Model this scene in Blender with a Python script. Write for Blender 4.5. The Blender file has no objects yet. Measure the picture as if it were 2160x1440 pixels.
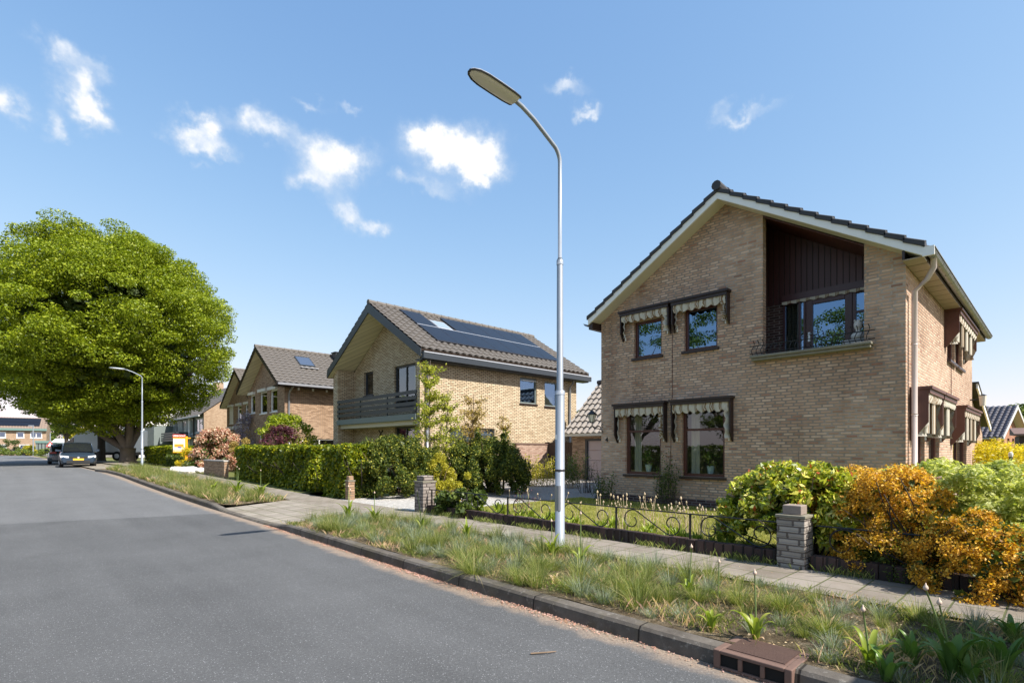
import bpy, bmesh, math, random
import numpy as np
from mathutils import Vector, Matrix
R = math.radians
sc = bpy.context.scene
C = sc.collection
# ------------------------------------------------------------------ camera
FPX, HY, EYE = 1120.0, 948.0, 1.3          # focal length and horizon of the 2160 px photograph, eye height
FX, FY = 0.69246, 0.72145                  # view direction (X towards the houses, Y along the street)
cam_d = bpy.data.cameras.new("camera"); cam = bpy.data.objects.new("camera", cam_d); C.objects.link(cam)
cam.location = (0, 0, EYE)
cam.rotation_euler = (R(90), 0, -math.atan2(FX, FY))
cam_d.sensor_width = 36; cam_d.lens = 36 * FPX / 2160.0
cam_d.shift_y = (HY - 720) / 2160.0
cam_d.clip_start = 0.05; cam_d.clip_end = 2000
sc.camera = cam
sc.view_settings.view_transform = 'Standard'; sc.view_settings.look = 'None'
sc.view_settings.exposure = 0.85; sc.view_settings.gamma = 1
SUN_EL = R(47.0); SUN_DIR = Vector((0.22, -0.976, 0)).normalized()      # horizontal direction towards the sun
# ------------------------------------------------------------------ node helpers
class NT:
    def __init__(s, tree): s.t = tree; s.n = tree.nodes; s.l = tree.links
    def node(s, ty, **kw):
        n = s.n.new(ty)
        for k, v in kw.items(): setattr(n, k, v)
        return n
    def put(s, sock, v):
        if v is None: return
        if hasattr(v, 'is_output') or isinstance(v, bpy.types.NodeSocket): s.l.new(v, sock)
        else:
            if hasattr(sock, 'default_value'):
                try:
                    if len(sock.default_value) == 4 and len(v) == 3: v = tuple(v) + (1,)
                except TypeError: pass
                sock.default_value = v
    def m(s, op, a, b=None, c=None, clamp=False):
        n = s.node('ShaderNodeMath', operation=op, use_clamp=clamp)
        for i, v in enumerate((a, b, c)):
            if v is not None: s.put(n.inputs[i], v)
        return n.outputs[0]
    def mix(s, f, a, b, ty='MIX'):
        n = s.node('ShaderNodeMix', data_type='RGBA', blend_type=ty, clamp_factor=True)
        s.put(n.inputs[0], f); s.put(n.inputs[6], a); s.put(n.inputs[7], b); return n.outputs[2]
    def ramp(s, f, pts, interp='LINEAR'):
        n = s.node('ShaderNodeValToRGB'); cr = n.color_ramp; cr.interpolation = interp
        while len(cr.elements) < len(pts): cr.elements.new(0.5)
        for e, (p, c) in zip(cr.elements, pts):
            e.position = p; e.color = tuple(c) + (1,) if len(c) == 3 else c
        s.put(n.inputs[0], f); return n.outputs[0]
    def noise(s, vec, scale, detail=3, rough=0.55, out=0, dist=0):
        n = s.node('ShaderNodeTexNoise'); s.put(n.inputs['Vector'], vec)
        n.inputs['Scale'].default_value = scale; n.inputs['Detail'].default_value = detail
        n.inputs['Roughness'].default_value = rough; n.inputs['Distortion'].default_value = dist
        return n.outputs[out]
    def sep(s, v):
        n = s.node('ShaderNodeSeparateXYZ'); s.put(n.inputs[0], v); return n.outputs
    def comb(s, x, y, z):
        n = s.node('ShaderNodeCombineXYZ')
        for i, v in enumerate((x, y, z)): s.put(n.inputs[i], v)
        return n.outputs[0]
    def sstep(s, v, a, b):
        n = s.node('ShaderNodeMapRange', interpolation_type='SMOOTHSTEP'); s.put(n.inputs[0], v)
        n.inputs[1].default_value = a; n.inputs[2].default_value = b; return n.outputs[0]
    def white(s, v, out=0):
        n = s.node('ShaderNodeTexWhiteNoise', noise_dimensions='3D'); s.put(n.inputs[0], v); return n.outputs[out]
# ------------------------------------------------------------------ world: sky with fair weather clouds, and the sun
world = bpy.data.worlds.new("World"); sc.world = world; world.use_nodes = True
w = NT(world.node_tree); w.n.clear()
sky = w.node('ShaderNodeTexSky', sky_type='NISHITA'); sky.sun_disc = False
sky.sun_elevation = SUN_EL; sky.sun_rotation = math.atan2(SUN_DIR.x, SUN_DIR.y)
sky.air_density = 1.0; sky.dust_density = 0.6; sky.ozone_density = 1.6; sky.altitude = 0
tc = w.node('ShaderNodeTexCoord').outputs['Generated']
def direction(px, py):
    u, v = (px - 1080) / FPX, (HY - py) / FPX
    d = Vector((FY * u + FX, -FX * u + FY, v)).normalized()
    return math.atan2(d.x, d.y), math.asin(d.z)
sx = w.sep(tc)
az0 = w.m('ARCTAN2', sx[0], sx[1]); el0 = w.m('ARCSINE', sx[2])
warp = w.node('ShaderNodeSeparateColor'); w.put(warp.inputs[0], w.noise(tc, 9, 5, 0.6, out=1))
warp2 = w.node('ShaderNodeSeparateColor'); w.put(warp2.inputs[0], w.noise(tc, 30, 4, 0.6, out=1))
az = w.m('ADD', w.m('ADD', az0, w.m('MULTIPLY', w.m('SUBTRACT', warp.outputs[0], 0.5), 0.10)), w.m('MULTIPLY', w.m('SUBTRACT', warp2.outputs[0], 0.5), 0.05))
el = w.m('ADD', w.m('ADD', el0, w.m('MULTIPLY', w.m('SUBTRACT', warp.outputs[1], 0.5), 0.10)), w.m('MULTIPLY', w.m('SUBTRACT', warp2.outputs[1], 0.5), 0.05))
CLOUDS = [  # px, py, half width, half height (px), strength
    (950, 320, 95, 62, 1.75), (1010, 345, 45, 35, 1.2), (900, 300, 40, 28, 1.0), (905, 405, 75, 20, .55),
    (700, 340, 68, 62, 1.15), (740, 320, 50, 35, .8), (670, 395, 45, 28, .75),
    (405, 275, 46, 32, 1.1), (465, 280, 32, 32, 1.1), (445, 320, 52, 20, .9), (420, 355, 36, 12, .45),
    (570, 285, 66, 30, 1.0), (560, 250, 26, 30, .7),
    (185, 225, 66, 36, 1.35), (150, 175, 48, 40, 1.0), (115, 95, 40, 40, .85), (185, 130, 44, 26, .6), (110, 265, 30, 34, .9),
    (15, 225, 42, 50, 1.3), (660, 200, 34, 14, .6), (740, 212, 34, 14, .55), (730, 455, 36, 36, .95), (800, 472, 38, 22, 1.0),
    (1200, 190, 54, 24, .85), (1252, 232, 26, 17, .85), (1580, 235, 70, 20, .85), (1530, 218, 26, 18, .5), (835, 385, 26, 16, .5)]
dens = None
for px, py, hw, hh, st in CLOUDS:
    a0, e0 = direction(px, py); a1, _ = direction(px + hw, py); _, e1 = direction(px, py - hh)
    sa, se = abs(a1 - a0), abs(e1 - e0)
    q = w.m('ADD', w.m('POWER', w.m('DIVIDE', w.m('SUBTRACT', az, a0), sa * 1.0), 2), w.m('POWER', w.m('DIVIDE', w.m('SUBTRACT', el, e0), se * 1.0), 2))
    g = w.m('MULTIPLY', w.m('EXPONENT', w.m('MULTIPLY', q, -1.25)), st)
    dens = g if dens is None else w.m('ADD', dens, g)
fb = w.noise(tc, 26, 8, 0.62)
fine = w.m('MULTIPLY', dens, w.m('ADD', 0.25, w.m('MULTIPLY', fb, 1.5)))
alpha = w.sstep(fine, 0.08, 1.35)
shade = w.noise(tc, 14, 5, 0.6)
ccol = w.mix(w.sstep(fine, 0.5, 1.4), (2.9, 3.25, 3.7), (4.0, 4.05, 4.2))
sc3 = w.node('ShaderNodeSeparateColor'); w.put(sc3.inputs[0], sky.outputs[0])
def soft(c, a, b): return w.m('DIVIDE', w.m('MULTIPLY', c, b), w.m('ADD', 1, w.m('DIVIDE', c, a)))
cc3 = w.node('ShaderNodeCombineColor'); w.put(cc3.inputs[0], soft(sc3.outputs[0], 14, 1.06)); w.put(cc3.inputs[1], soft(sc3.outputs[1], 4.43, 1.48)); w.put(cc3.inputs[2], soft(sc3.outputs[2], 2.7, 2.18))
skyc = cc3.outputs[0]
col = w.mix(alpha, skyc, ccol)
bg = w.node('ShaderNodeBackground'); w.put(bg.inputs[0], col); bg.inputs[1].default_value = 0.146
wo = w.node('ShaderNodeOutputWorld'); w.l.new(bg.outputs[0], wo.inputs[0])
sun_d = bpy.data.lights.new("sun", 'SUN'); sun_d.energy = 4.9; sun_d.angle = R(0.55); sun_d.color = (1.0, 0.94, 0.86)
sun = bpy.data.objects.new("sun", sun_d); C.objects.link(sun)
to_sun = SUN_DIR * math.cos(SUN_EL) + Vector((0, 0, math.sin(SUN_EL)))
sun.rotation_euler = to_sun.to_track_quat('Z', 'Y').to_euler(); sun.location = (0, 0, 40)

# ------------------------------------------------------------------ places
def zr(y):
    t = min(max((y - 10) / 22.0, 0), 1); return 0.3 * t * t * (3 - 2 * t)
def G(px, py, dz=0.12):
    """point of the ground seen at a pixel of the photograph"""
    z = dz
    for _ in range(40):
        d = FPX * (EYE - z) / (py - HY); u = (px - 1080) / FPX * d
        x, y = FY * u + FX * d, -FX * u + FY * d
        z = .5 * z + .5 * (zr(y) + dz)
    return x, y
def Dd(px, d):
    u = (px - 1080) / FPX * d
    return FY * u + FX * d, -FX * u + FY * d
def kx(y):   # road edge of the kerb
    return float(np.interp(y, [-12, 2, 4.8, 9, 14, 21, 26, 29, 31.2], [3.12, 3.1, 3.14, 3.27, 3.29, 3.31, 3.37, 3.30, 3.05]))
# ------------------------------------------------------------------ materials
def mat(name, base=(.5, .5, .5), rough=.6, metal=0, spec=.5):
    m = bpy.data.materials.new(name); m.use_nodes = True; t = NT(m.node_tree)
    b = t.n['Principled BSDF']; t.put(b.inputs['Base Color'], base)
    b.inputs['Roughness'].default_value = rough; b.inputs['Metallic'].default_value = metal
    b.inputs['Specular IOR Level'].default_value = spec
    return m, t, b
def bump(t, b, h, strength=.4, dist=.01):
    n = t.node('ShaderNodeBump'); n.inputs['Strength'].default_value = strength; n.inputs['Distance'].default_value = dist
    t.put(n.inputs['Height'], h); t.l.new(n.outputs[0], b.inputs['Normal'])
def OC(t): return t.node('ShaderNodeTexCoord').outputs['Object']
def plain(name, c, rough=.6, metal=0, var=.12, scale=6, bmp=0, spec=.5, bscale=60):
    m, t, b = mat(name, c, rough, metal, spec); o = OC(t)
    n = t.noise(o, scale, 5, .6); n2 = t.noise(o, scale * 9, 3, .6)
    f = t.m('ADD', 1 - var, t.m('MULTIPLY', t.m('ADD', n, t.m('MULTIPLY', n2, .5)), var * 1.33))
    cc = t.node('ShaderNodeCombineColor')
    for i in range(3): t.put(cc.inputs[i], f)
    t.put(b.inputs['Base Color'], t.mix(1, tuple(c) + (1,), cc.outputs[0], 'MULTIPLY'))
    if bmp: bump(t, b, t.noise(o, bscale, 4, .6), bmp, .004)
    return m
def brick(name, cols, mortar, bw=.205, bh=.054, mt=.011, rough=.85, stain=.35, bmp=.8, soldier=False, wild=.0, dark_m=.62):
    """rows of bricks; cols = list of (position, colour) of the brick to brick variation"""
    m, t, b = mat(name, (.4, .3, .2), rough, 0, .25); o = t.sep(OC(t))
    u = t.m('ADD', o[0], o[1]); z = o[2]
    if soldier: u, z = z, u
    wob = t.noise(OC(t), 14, 3, .6)
    z = t.m('ADD', z, t.m('MULTIPLY', t.m('SUBTRACT', wob, .5), .006))
    row = t.m('FLOOR', t.m('DIVIDE', z, bh)); rr = t.white(t.comb(row, 3.3, 1.7))
    off = t.m('ADD', t.m('MULTIPLY', t.m('MODULO', row, 2), .5), t.m('MULTIPLY', rr, wild))
    uu = t.m('ADD', t.m('DIVIDE', u, bw), t.m('ADD', off, 100)); colm = t.m('FLOOR', uu)
    fu = t.m('MULTIPLY', t.m('FRACT', uu), bw); fz = t.m('SUBTRACT', z, t.m('MULTIPLY', row, bh))
    e = t.m('MINIMUM', t.m('MULTIPLY', .62, fu), t.m('MULTIPLY', .62, t.m('SUBTRACT', bw, fu)))
    e = t.m('MINIMUM', e, t.m('MINIMUM', fz, t.m('SUBTRACT', bh, fz)))
    nz = t.noise(OC(t), 70, 3, .6)
    e = t.m('ADD', e, t.m('MULTIPLY', t.m('SUBTRACT', nz, .5), .005))
    mk = t.sstep(e, mt * .35, mt * .75)
    idv = t.comb(row, colm, 7.7); r1 = t.white(idv)
    bc = t.ramp(r1, cols)
    grain = t.noise(OC(t), 160, 4, .7)
    bc = t.mix(t.m('MULTIPLY', grain, .55), bc, t.mix(1, bc, (.45, .42, .4, 1), 'MULTIPLY'))
    mcol = t.mix(t.sstep(t.noise(t.comb(o[0], o[1], o[2]), .45, 4, .6), .42, .6), tuple(q * dark_m for q in mortar) + (1,), tuple(mortar) + (1,))
    col_ = t.mix(mk, mcol, bc)
    st = t.sstep(t.noise(t.comb(o[0], o[1], t.m('MULTIPLY', o[2], .7)), .8, 7, .66), .44, .66)
    col_ = t.mix(t.m('MULTIPLY', st, stain), col_, t.mix(1, col_, (.55, .5, .46, 1), 'MULTIPLY'))
    stk = t.sstep(t.noise(t.comb(t.m('MULTIPLY', u, 4.5), t.m('MULTIPLY', z, .35), 0), 1, 4, .6), .52, .68)
    col_ = t.mix(t.m('MULTIPLY', stk, stain * .4), col_, t.mix(1, col_, (.6, .57, .55, 1), 'MULTIPLY'))
    t.put(b.inputs['Base Color'], col_)
    hgt = t.m('ADD', t.m('MULTIPLY', mk, t.m('ADD', .75, t.m('MULTIPLY', t.white(idv, 0), .25))), t.m('MULTIPLY', t.noise(OC(t), 45, 5, .7), .55))
    bump(t, b, hgt, bmp, .009)
    return m
def wood(name, c, pw=.09, rough=.5, axis=0, dark=.35):
    m, t, b = mat(name, c, rough); o = t.sep(OC(t)); u = t.m('ADD', o[0], o[1])
    if axis: u = o[2]
    x = t.m('DIVIDE', u, pw); f = t.m('FRACT', t.m('ADD', x, 100)); idn = t.white(t.comb(t.m('FLOOR', t.m('ADD', x, 100)), 1, 2))
    g = t.sstep(t.m('MINIMUM', f, t.m('SUBTRACT', 1, f)), .03, .09)
    gr = t.noise(t.comb(t.m('MULTIPLY', u, 30), t.m('MULTIPLY', o[2], 1.5 if not axis else 30), 3), 2, 5, .6)
    k = t.m('MULTIPLY', t.m('ADD', dark, t.m('MULTIPLY', g, 1 - dark)), t.m('ADD', .7, t.m('ADD', t.m('MULTIPLY', idn, .3), t.m('MULTIPLY', gr, .35))))
    cc = t.node('ShaderNodeCombineColor')
    for i in range(3): t.put(cc.inputs[i], k)
    t.put(b.inputs['Base Color'], t.mix(1, tuple(c) + (1,), cc.outputs[0], 'MULTIPLY'))
    bump(t, b, g, .6, .01)
    return m
def leafmat(name, cols, rough=.5, trans=.3, spec=.35):
    m, t, b = mat(name, (.1, .2, .03), rough, 0, spec)
    rnd = t.node('ShaderNodeNewGeometry').outputs['Random Per Island']
    c = t.ramp(rnd, cols)
    c = t.mix(t.m('MULTIPLY', t.noise(OC(t), 1.3, 3, .6), .5), c, t.mix(1, c, (1.35, 1.15, .75, 1), 'MULTIPLY'))
    t.put(b.inputs['Base Color'], c)
    tr = t.node('ShaderNodeBsdfTranslucent'); t.put(tr.inputs[0], t.mix(1, c, (1.25, 1.3, .6, 1), 'MULTIPLY'))
    ms = t.node('ShaderNodeMixShader'); ms.inputs[0].default_value = trans
    t.l.new(b.outputs[0], ms.inputs[1]); t.l.new(tr.outputs[0], ms.inputs[2])
    t.l.new(ms.outputs[0], t.n['Material Output'].inputs[0])
    return m
def glassmat(name, tint=(.85, .9, .88), base=.1, gloss=.9, refl=(.9, .95, 1)):
    m, t, b = mat(name); t.n.remove(b)
    tr = t.node('ShaderNodeBsdfTransparent'); t.put(tr.inputs[0], tint)
    gl = t.node('ShaderNodeBsdfGlossy'); gl.inputs['Roughness'].default_value = 0.0; t.put(gl.inputs[0], refl)
    lw = t.node('ShaderNodeLayerWeight'); lw.inputs[0].default_value = .5
    f = t.m('ADD', base, t.m('MULTIPLY', t.m('POWER', lw.outputs['Facing'], 3), gloss), clamp=True)
    bn = t.node('ShaderNodeBump'); bn.inputs['Strength'].default_value = .06; bn.inputs['Distance'].default_value = .02
    t.put(bn.inputs['Height'], t.noise(OC(t), 1.5, 2)); t.l.new(bn.outputs[0], gl.inputs['Normal'])
    ms = t.node('ShaderNodeMixShader'); t.put(ms.inputs[0], f)
    t.l.new(tr.outputs[0], ms.inputs[1]); t.l.new(gl.outputs[0], ms.inputs[2]); t.l.new(ms.outputs[0], t.n['Material Output'].inputs[0])
    return m
M = {}
M['brick4'] = brick('brick pink tan', [(0, (.34, .20, .14)), (.03, (.46, .24, .16)), (.08, (.50, .32, .215)), (.4, (.60, .395, .27)), (.75, (.66, .445, .31)), (1, (.78, .56, .41))], (.44, .36, .29), bw=.185, wild=.35, stain=.55, mt=.017)
M['brick4dark'] = brick('brick dark plinth', [(0, (.06, .035, .035)), (.5, (.1, .055, .05)), (1, (.14, .08, .075))], (.28, .24, .22))
M['brick3'] = brick('brick yellow', [(0, (.50, .38, .24)), (.4, (.64, .51, .34)), (1, (.75, .62, .43))], (.17, .14, .10), bw=.21, bh=.062, mt=.014, wild=.0, stain=.15)
M['brick2'] = brick('brick brown', [(0, (.28, .17, .10)), (.5, (.43, .28, .17)), (1, (.53, .36, .23))], (.25, .21, .17), stain=.2)
M['brickshed'] = brick('brick reddish', [(0, (.34, .20, .14)), (.5, (.46, .30, .22)), (1, (.55, .38, .29))], (.36, .31, .26), stain=.2)
M['brick1'] = brick('brick warm tan', [(0, (.34, .22, .14)), (.5, (.46, .32, .21)), (1, (.52, .38, .26))], (.38, .31, .24), stain=.1)
M['brickred'] = brick('brick orange red', [(0, (.36, .13, .07)), (.5, (.45, .19, .10)), (1, (.52, .24, .14))], (.35, .3, .25), stain=.1)
M['brickgrey'] = brick('brick weathered grey', [(0, (.22, .19, .17)), (.5, (.33, .29, .26)), (1, (.42, .38, .34))], (.12, .1, .09), bw=.2, bh=.062, stain=.5, bmp=1, wild=.3)
M['brickbrown'] = brick('brick low wall', [(0, (.04, .03, .025)), (.5, (.07, .045, .04)), (1, (.11, .07, .06))], (.06, .05, .045), bw=.105, bh=.3, stain=.5)
M['white'] = plain('white paint', (.78, .77, .73), .45, var=.1, scale=3)
M['cream'] = wood('cream boards', (.66, .60, .44), .11, .5, dark=.7)
M['soffit'] = plain('soffit cream paint', (.60, .56, .46), .55, var=.12)
M['anthracite'] = plain('anthracite paint', (.028, .035, .043), .4, var=.1)
M['dkbrown'] = plain('dark brown paint', (.026, .013, .011), .42, var=.35, scale=12)
M['reddish'] = plain('mahogany stain', (.075, .022, .014), .38, var=.3, scale=10)
M['aubergine'] = plain('aubergine paint', (.07, .028, .03), .35, var=.15)
M['rustpanel'] = plain('red brown board', (.095, .034, .022), .5, var=.25, scale=8)
M['cladding'] = wood('brown cladding', (.065, .022, .022), .105, .42, dark=.12)
M['tile_dark'] = plain('dark concrete tile', (.035, .034, .036), .6, var=.4, scale=9, bmp=.3)
M['tile_grey'] = plain('grey brown pantile', (.125, .112, .098), .75, var=.42, scale=5, bmp=.4)
M['tile_pale'] = plain('weathered pantile', (.25, .22, .19), .8, var=.4, scale=5, bmp=.4)
M['tile_blue'] = plain('glazed blue black pantile', (.035, .032, .045), .38, var=.2, scale=5)
M['tile_far'] = plain('brown tile far', (.24, .18, .14), .75, var=.25, scale=2)
M['stone'] = plain('weathered concrete sill', (.20, .185, .14), .85, var=.5, scale=9, bmp=.4)
M['concrete'] = plain('pale concrete', (.42, .40, .37), .85, var=.25, scale=4, bmp=.3)
M['capbrown'] = plain('brown grey block', (.26, .21, .18), .85, var=.4, scale=20, bmp=.3)
M['soffitdark'] = plain('tan soffit panel', (.34, .28, .21), .6, var=.15)
M['iron'] = plain('black wrought iron', (.012, .012, .012), .45, var=.2)
M['zinc'] = plain('zinc', (.30, .31, .33), .42, .5, var=.25, scale=5)
M['pinkpipe'] = plain('pinkish grey plastic pipe', (.52, .44, .41), .35, var=.1)
M['galv'] = plain('galvanised paint', (.27, .305, .35), .42, .25, var=.16, scale=14)
M['lens'] = plain('dirty lamp cover', (.66, .63, .56), .3, var=.14, scale=7)
M['lampdark'] = plain('dark gasket', (.03, .03, .035), .5)
M['curtain'] = plain('net curtain', (.34, .31, .24), .8, var=.1)
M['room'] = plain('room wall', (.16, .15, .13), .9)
M['fabricbk'] = plain('fabric dark', (.08, .09, .07), .8)
M['solar'] = plain('solar cells', (.010, .012, .018), .32, var=.1, spec=.2)
M['solarframe'] = plain('solar frame', (.02, .02, .025), .4)
M['alu'] = plain('aluminium rail', (.6, .62, .64), .35, .6, var=.05)
M['pot'] = plain('pale green glazed pot', (.42, .50, .48), .25, var=.15, scale=30)
M['statue'] = plain('white plaster bust', (.62, .58, .52), .7, var=.2, scale=20, bmp=.4)
M['garagedoor'] = plain('dusty pink panel door', (.46, .36, .34), .5, var=.06)
M['darkwood'] = plain('dark fence boards', (.05, .032, .022), .7, var=.4, scale=8)
M['render'] = plain('white render', (.76, .74, .70), .8, var=.06)
M['greypanel'] = plain('grey green panel', (.16, .19, .18), .5, var=.1)
M['greytrim'] = plain('light grey trim', (.55, .55, .53), .5, var=.05)
M['teal'] = plain('grey green fascia', (.13, .22, .2), .5)
M['bark'] = plain('grey bark', (.13, .105, .085), .9, var=.5, scale=5, bmp=1, bscale=14)
M['barkdark'] = plain('dark bark', (.07, .055, .042), .9, var=.5, scale=5, bmp=1, bscale=14)
M['twig'] = plain('brown twig', (.19, .13, .08), .8, var=.3)
M['stemgreen'] = plain('green stem', (.16, .22, .07), .5, var=.25)
M['straw'] = plain('dry stalk', (.46, .36, .23), .7, var=.3)
M['budhead'] = plain('pale seed head', (.55, .42, .33), .7, var=.3, scale=40)
M['tyre'] = plain('tyre rubber', (.015, .015, .016), .8)
M['rim'] = plain('alloy rim', (.35, .36, .38), .35, .7)
M['carglass'] = plain('dark car glass', (.015, .018, .02), .04, var=.05, spec=1)
M['cargrey'] = plain('blue grey car paint', (.04, .065, .10), .22, .4, var=.04)
M['carsilver'] = plain('grey car paint', (.16, .18, .20), .25, .4, var=.04)
M['carblue'] = plain('blue car paint', (.02, .045, .22), .22, .3, var=.04)
M['cardark'] = plain('near black car paint', (.02, .022, .028), .22, .3, var=.04)
M['carwhite'] = plain('white vehicle paint', (.78, .78, .78), .3, var=.04)
M['plastic'] = plain('black plastic', (.02, .02, .02), .5)
M['headlight'] = plain('headlight', (.65, .68, .7), .1, var=.1, spec=1)
M['taillight'] = plain('tail light', (.35, .02, .02), .2)
M['plate'] = plain('yellow number plate', (.75, .48, .05), .4, var=.05)
M['orange'] = plain('orange painted timber', (.85, .36, .01), .45, var=.05)
M['signred'] = plain('red sign board', (.72, .03, .02), .4, var=.03)
M['signwhite'] = plain('white sign board', (.85, .85, .84), .4, var=.03)
M['signorange'] = plain('orange print', (.75, .28, .03), .4, var=.03)
M['signblue'] = plain('blue print', (.08, .12, .35), .4, var=.03)
M['rock'] = plain('white rock', (.72, .70, .66), .85, var=.25, scale=9, bmp=.6, bscale=20)
M['drain'] = plain('rusty cast iron', (.15, .09, .068), .75, var=.35, scale=20, bmp=.4)
M['blackfill'] = plain('near black fill', (.004, .004, .004), .9)
M['glass'] = glassmat('window glass')
M['glassblue'] = glassmat('window glass strong reflection', (.5, .55, .55), .42, .58, (.34, .52, .78))
M['skylight'] = plain('skylight pane', (.26, .32, .34), .08, var=.05, spec=1)
M['skydark'] = plain('skylight dark pane', (.06, .08, .12), .05, var=.05, spec=1)
M['roller'] = plain('roller shutter', (.66, .63, .56), .5, var=.05)
M['heather'] = plain('green caster plastic', (.05, .09, .06), .6)
# awning fabric: cream with brown and grey stripes
def fabric():
    m, t, b = mat('striped awning fabric', (.7, .65, .55), .8); o = t.sep(OC(t)); u = t.m('ADD', o[0], o[1])
    f = t.m('FRACT', t.m('ADD', t.m('DIVIDE', u, .17), 100)); d = t.m('ABSOLUTE', t.m('SUBTRACT', f, .5))
    s = t.m('MULTIPLY', t.m('LESS_THAN', d, .21), t.m('GREATER_THAN', t.m('FRACT', t.m('MULTIPLY', f, 7)), .35))
    c = t.mix(s, (.50, .465, .39, 1), (.20, .12, .055, 1))
    c = t.mix(t.m('MULTIPLY', t.sstep(t.noise(OC(t), 9, 4), .45, .7), .3), c, (.34, .32, .26, 1))
    t.put(b.inputs['Base Color'], c); return m
M['fabric'] = fabric()
def asphalt():
    m, t, b = mat('asphalt', (.1, .1, .1), .82, 0, .3); o = OC(t); s = t.sep(o)
    a = t.noise(o, 170, 3, .75); v = t.node('ShaderNodeTexVoronoi'); t.put(v.inputs['Vector'], o); v.inputs['Scale'].default_value = 95
    vc = t.node('ShaderNodeSeparateColor'); t.put(vc.inputs[0], v.outputs['Color'])
    spk = t.m('MULTIPLY', t.m('POWER', vc.outputs[0], 7), t.m('LESS_THAN', v.outputs['Distance'], .36))
    big = t.noise(o, .7, 5, .6); lane = t.noise(t.comb(t.m('MULTIPLY', s[0], 1.6), t.m('MULTIPLY', s[1], .12), 0), 1, 4, .6)
    k = t.m('ADD', -.035, t.m('ADD', t.m('ADD', t.m('MULTIPLY', a, .17), t.m('MULTIPLY', t.noise(o, 48, 3, .7), .085)), t.m('MULTIPLY', t.m('SUBTRACT', t.m('ADD', big, lane), 1), .06)))
    k = t.m('ADD', k, t.m('MULTIPLY', spk, .20))
    far = t.sstep(t.m('ADD', t.m('ADD', s[1], t.m('MULTIPLY', s[0], .25)), t.m('MULTIPLY', t.noise(o, 1.2, 2), .1)), 12.7, 12.85)
    k = t.m('ADD', k, t.m('MULTIPLY', far, .035))
    cc = t.node('ShaderNodeCombineColor'); t.put(cc.inputs[0], t.m('MULTIPLY', k, 1.0)); t.put(cc.inputs[1], t.m('MULTIPLY', k, 1.02)); t.put(cc.inputs[2], t.m('MULTIPLY', k, 1.03))
    vd = t.node('ShaderNodeTexVoronoi', feature='DISTANCE_TO_EDGE'); wv = t.noise(o, 1.4, 5, .7, out=1); vm = t.node('ShaderNodeVectorMath', operation='MULTIPLY_ADD'); t.put(vm.inputs[0], wv); vm.inputs[1].default_value = (.9, .9, 0); t.put(vm.inputs[2], o); t.put(vd.inputs['Vector'], vm.outputs[0]); vd.inputs['Scale'].default_value = .22
    crk = t.m('MULTIPLY', t.m('SUBTRACT', 1, t.sstep(vd.outputs['Distance'], .0005, .0022)), t.sstep(t.noise(o, .5, 2), .5, .6))
    oil = t.m('MULTIPLY', t.sstep(t.noise(o, .9, 3, .5), .66, .74), .35)
    cc_ = t.mix(t.m('MULTIPLY', t.m('MAXIMUM', crk, oil), .5), cc.outputs[0], (.03, .03, .03, 1))
    edge = t.m('SUBTRACT', s[0], t.m('MULTIPLY', t.sstep(s[1], 4, 10), .15))
    sand = t.sstep(t.m('ADD', edge, t.m('MULTIPLY', t.m('SUBTRACT', t.noise(o, 3.2, 5, .7), .5), .35)), 2.90, 3.06)
    sandc = t.ramp(t.noise(o, 60, 4, .7), [(.3, (.16, .11, .08)), (.6, (.34, .27, .20)), (.8, (.45, .36, .28))])
    t.put(b.inputs['Base Color'], t.mix(t.m('MULTIPLY', sand, .85), cc_, sandc))
    bump(t, b, t.m('ADD', a, t.m('MULTIPLY', vc.outputs[0], .5)), .55, .006)
    return m
M['asphalt'] = asphalt()
def pavers(name, pw, ph, ca, cb, joint=.008, off=True, moss=.3):
    m, t, b = mat(name, (.3, .3, .3), .85, 0, .25); o = OC(t); s = t.sep(o)
    row = t.m('FLOOR', t.m('DIVIDE', s[1], ph)); x = t.m('ADD', t.m('DIVIDE', s[0], pw), t.m('MULTIPLY', t.m('MODULO', row, 2), .5 if off else 0))
    fx_ = t.m('MULTIPLY', t.m('FRACT', t.m('ADD', x, 100)), pw); fy_ = t.m('SUBTRACT', s[1], t.m('MULTIPLY', row, ph))
    e = t.m('MINIMUM', t.m('MINIMUM', fx_, t.m('SUBTRACT', pw, fx_)), t.m('MINIMUM', fy_, t.m('SUBTRACT', ph, fy_)))
    e = t.m('ADD', e, t.m('MULTIPLY', t.m('SUBTRACT', t.noise(o, 30, 3), .5), .006))
    mk = t.sstep(e, joint * .4, joint)
    idn = t.white(t.comb(row, t.m('FLOOR', t.m('ADD', x, 100)), 2))
    c = t.mix(idn, ca, cb); g = t.noise(o, 120, 4, .7)
    c = t.mix(t.m('MULTIPLY', g, .6), c, t.mix(1, c, (.6, .57, .54, 1), 'MULTIPLY'))
    st = t.sstep(t.noise(o, 1.6, 6, .65), .42, .7)
    c = t.mix(t.m('MULTIPLY', st, .6), c, t.mix(1, c, (.58, .54, .46, 1), 'MULTIPLY')); c = t.mix(t.sstep(t.noise(o, 38, 3, .7), .62, .7), c, (.22, .19, .15, 1))
    mo = t.mix(t.noise(o, 5, 2), (.09, .075, .05, 1), (.10, .13, .04, 1))
    t.put(b.inputs['Base Color'], t.mix(mk, mo, c)); bump(t, b, t.m('ADD', mk, t.m('MULTIPLY', g, .3)), .5, .006)
    return m
M['brickwhite'] = brick('brick whitish weathered', [(0, (.27, .24, .21)), (.5, (.42, .385, .34)), (1, (.54, .50, .45))], (.2, .17, .15), bw=.2, bh=.062, stain=.6, bmp=1, wild=.3)
M['pavers'] = pavers('sidewalk slabs', .30, .30, (.25, .22, .185), (.31, .275, .235), .010)
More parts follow.
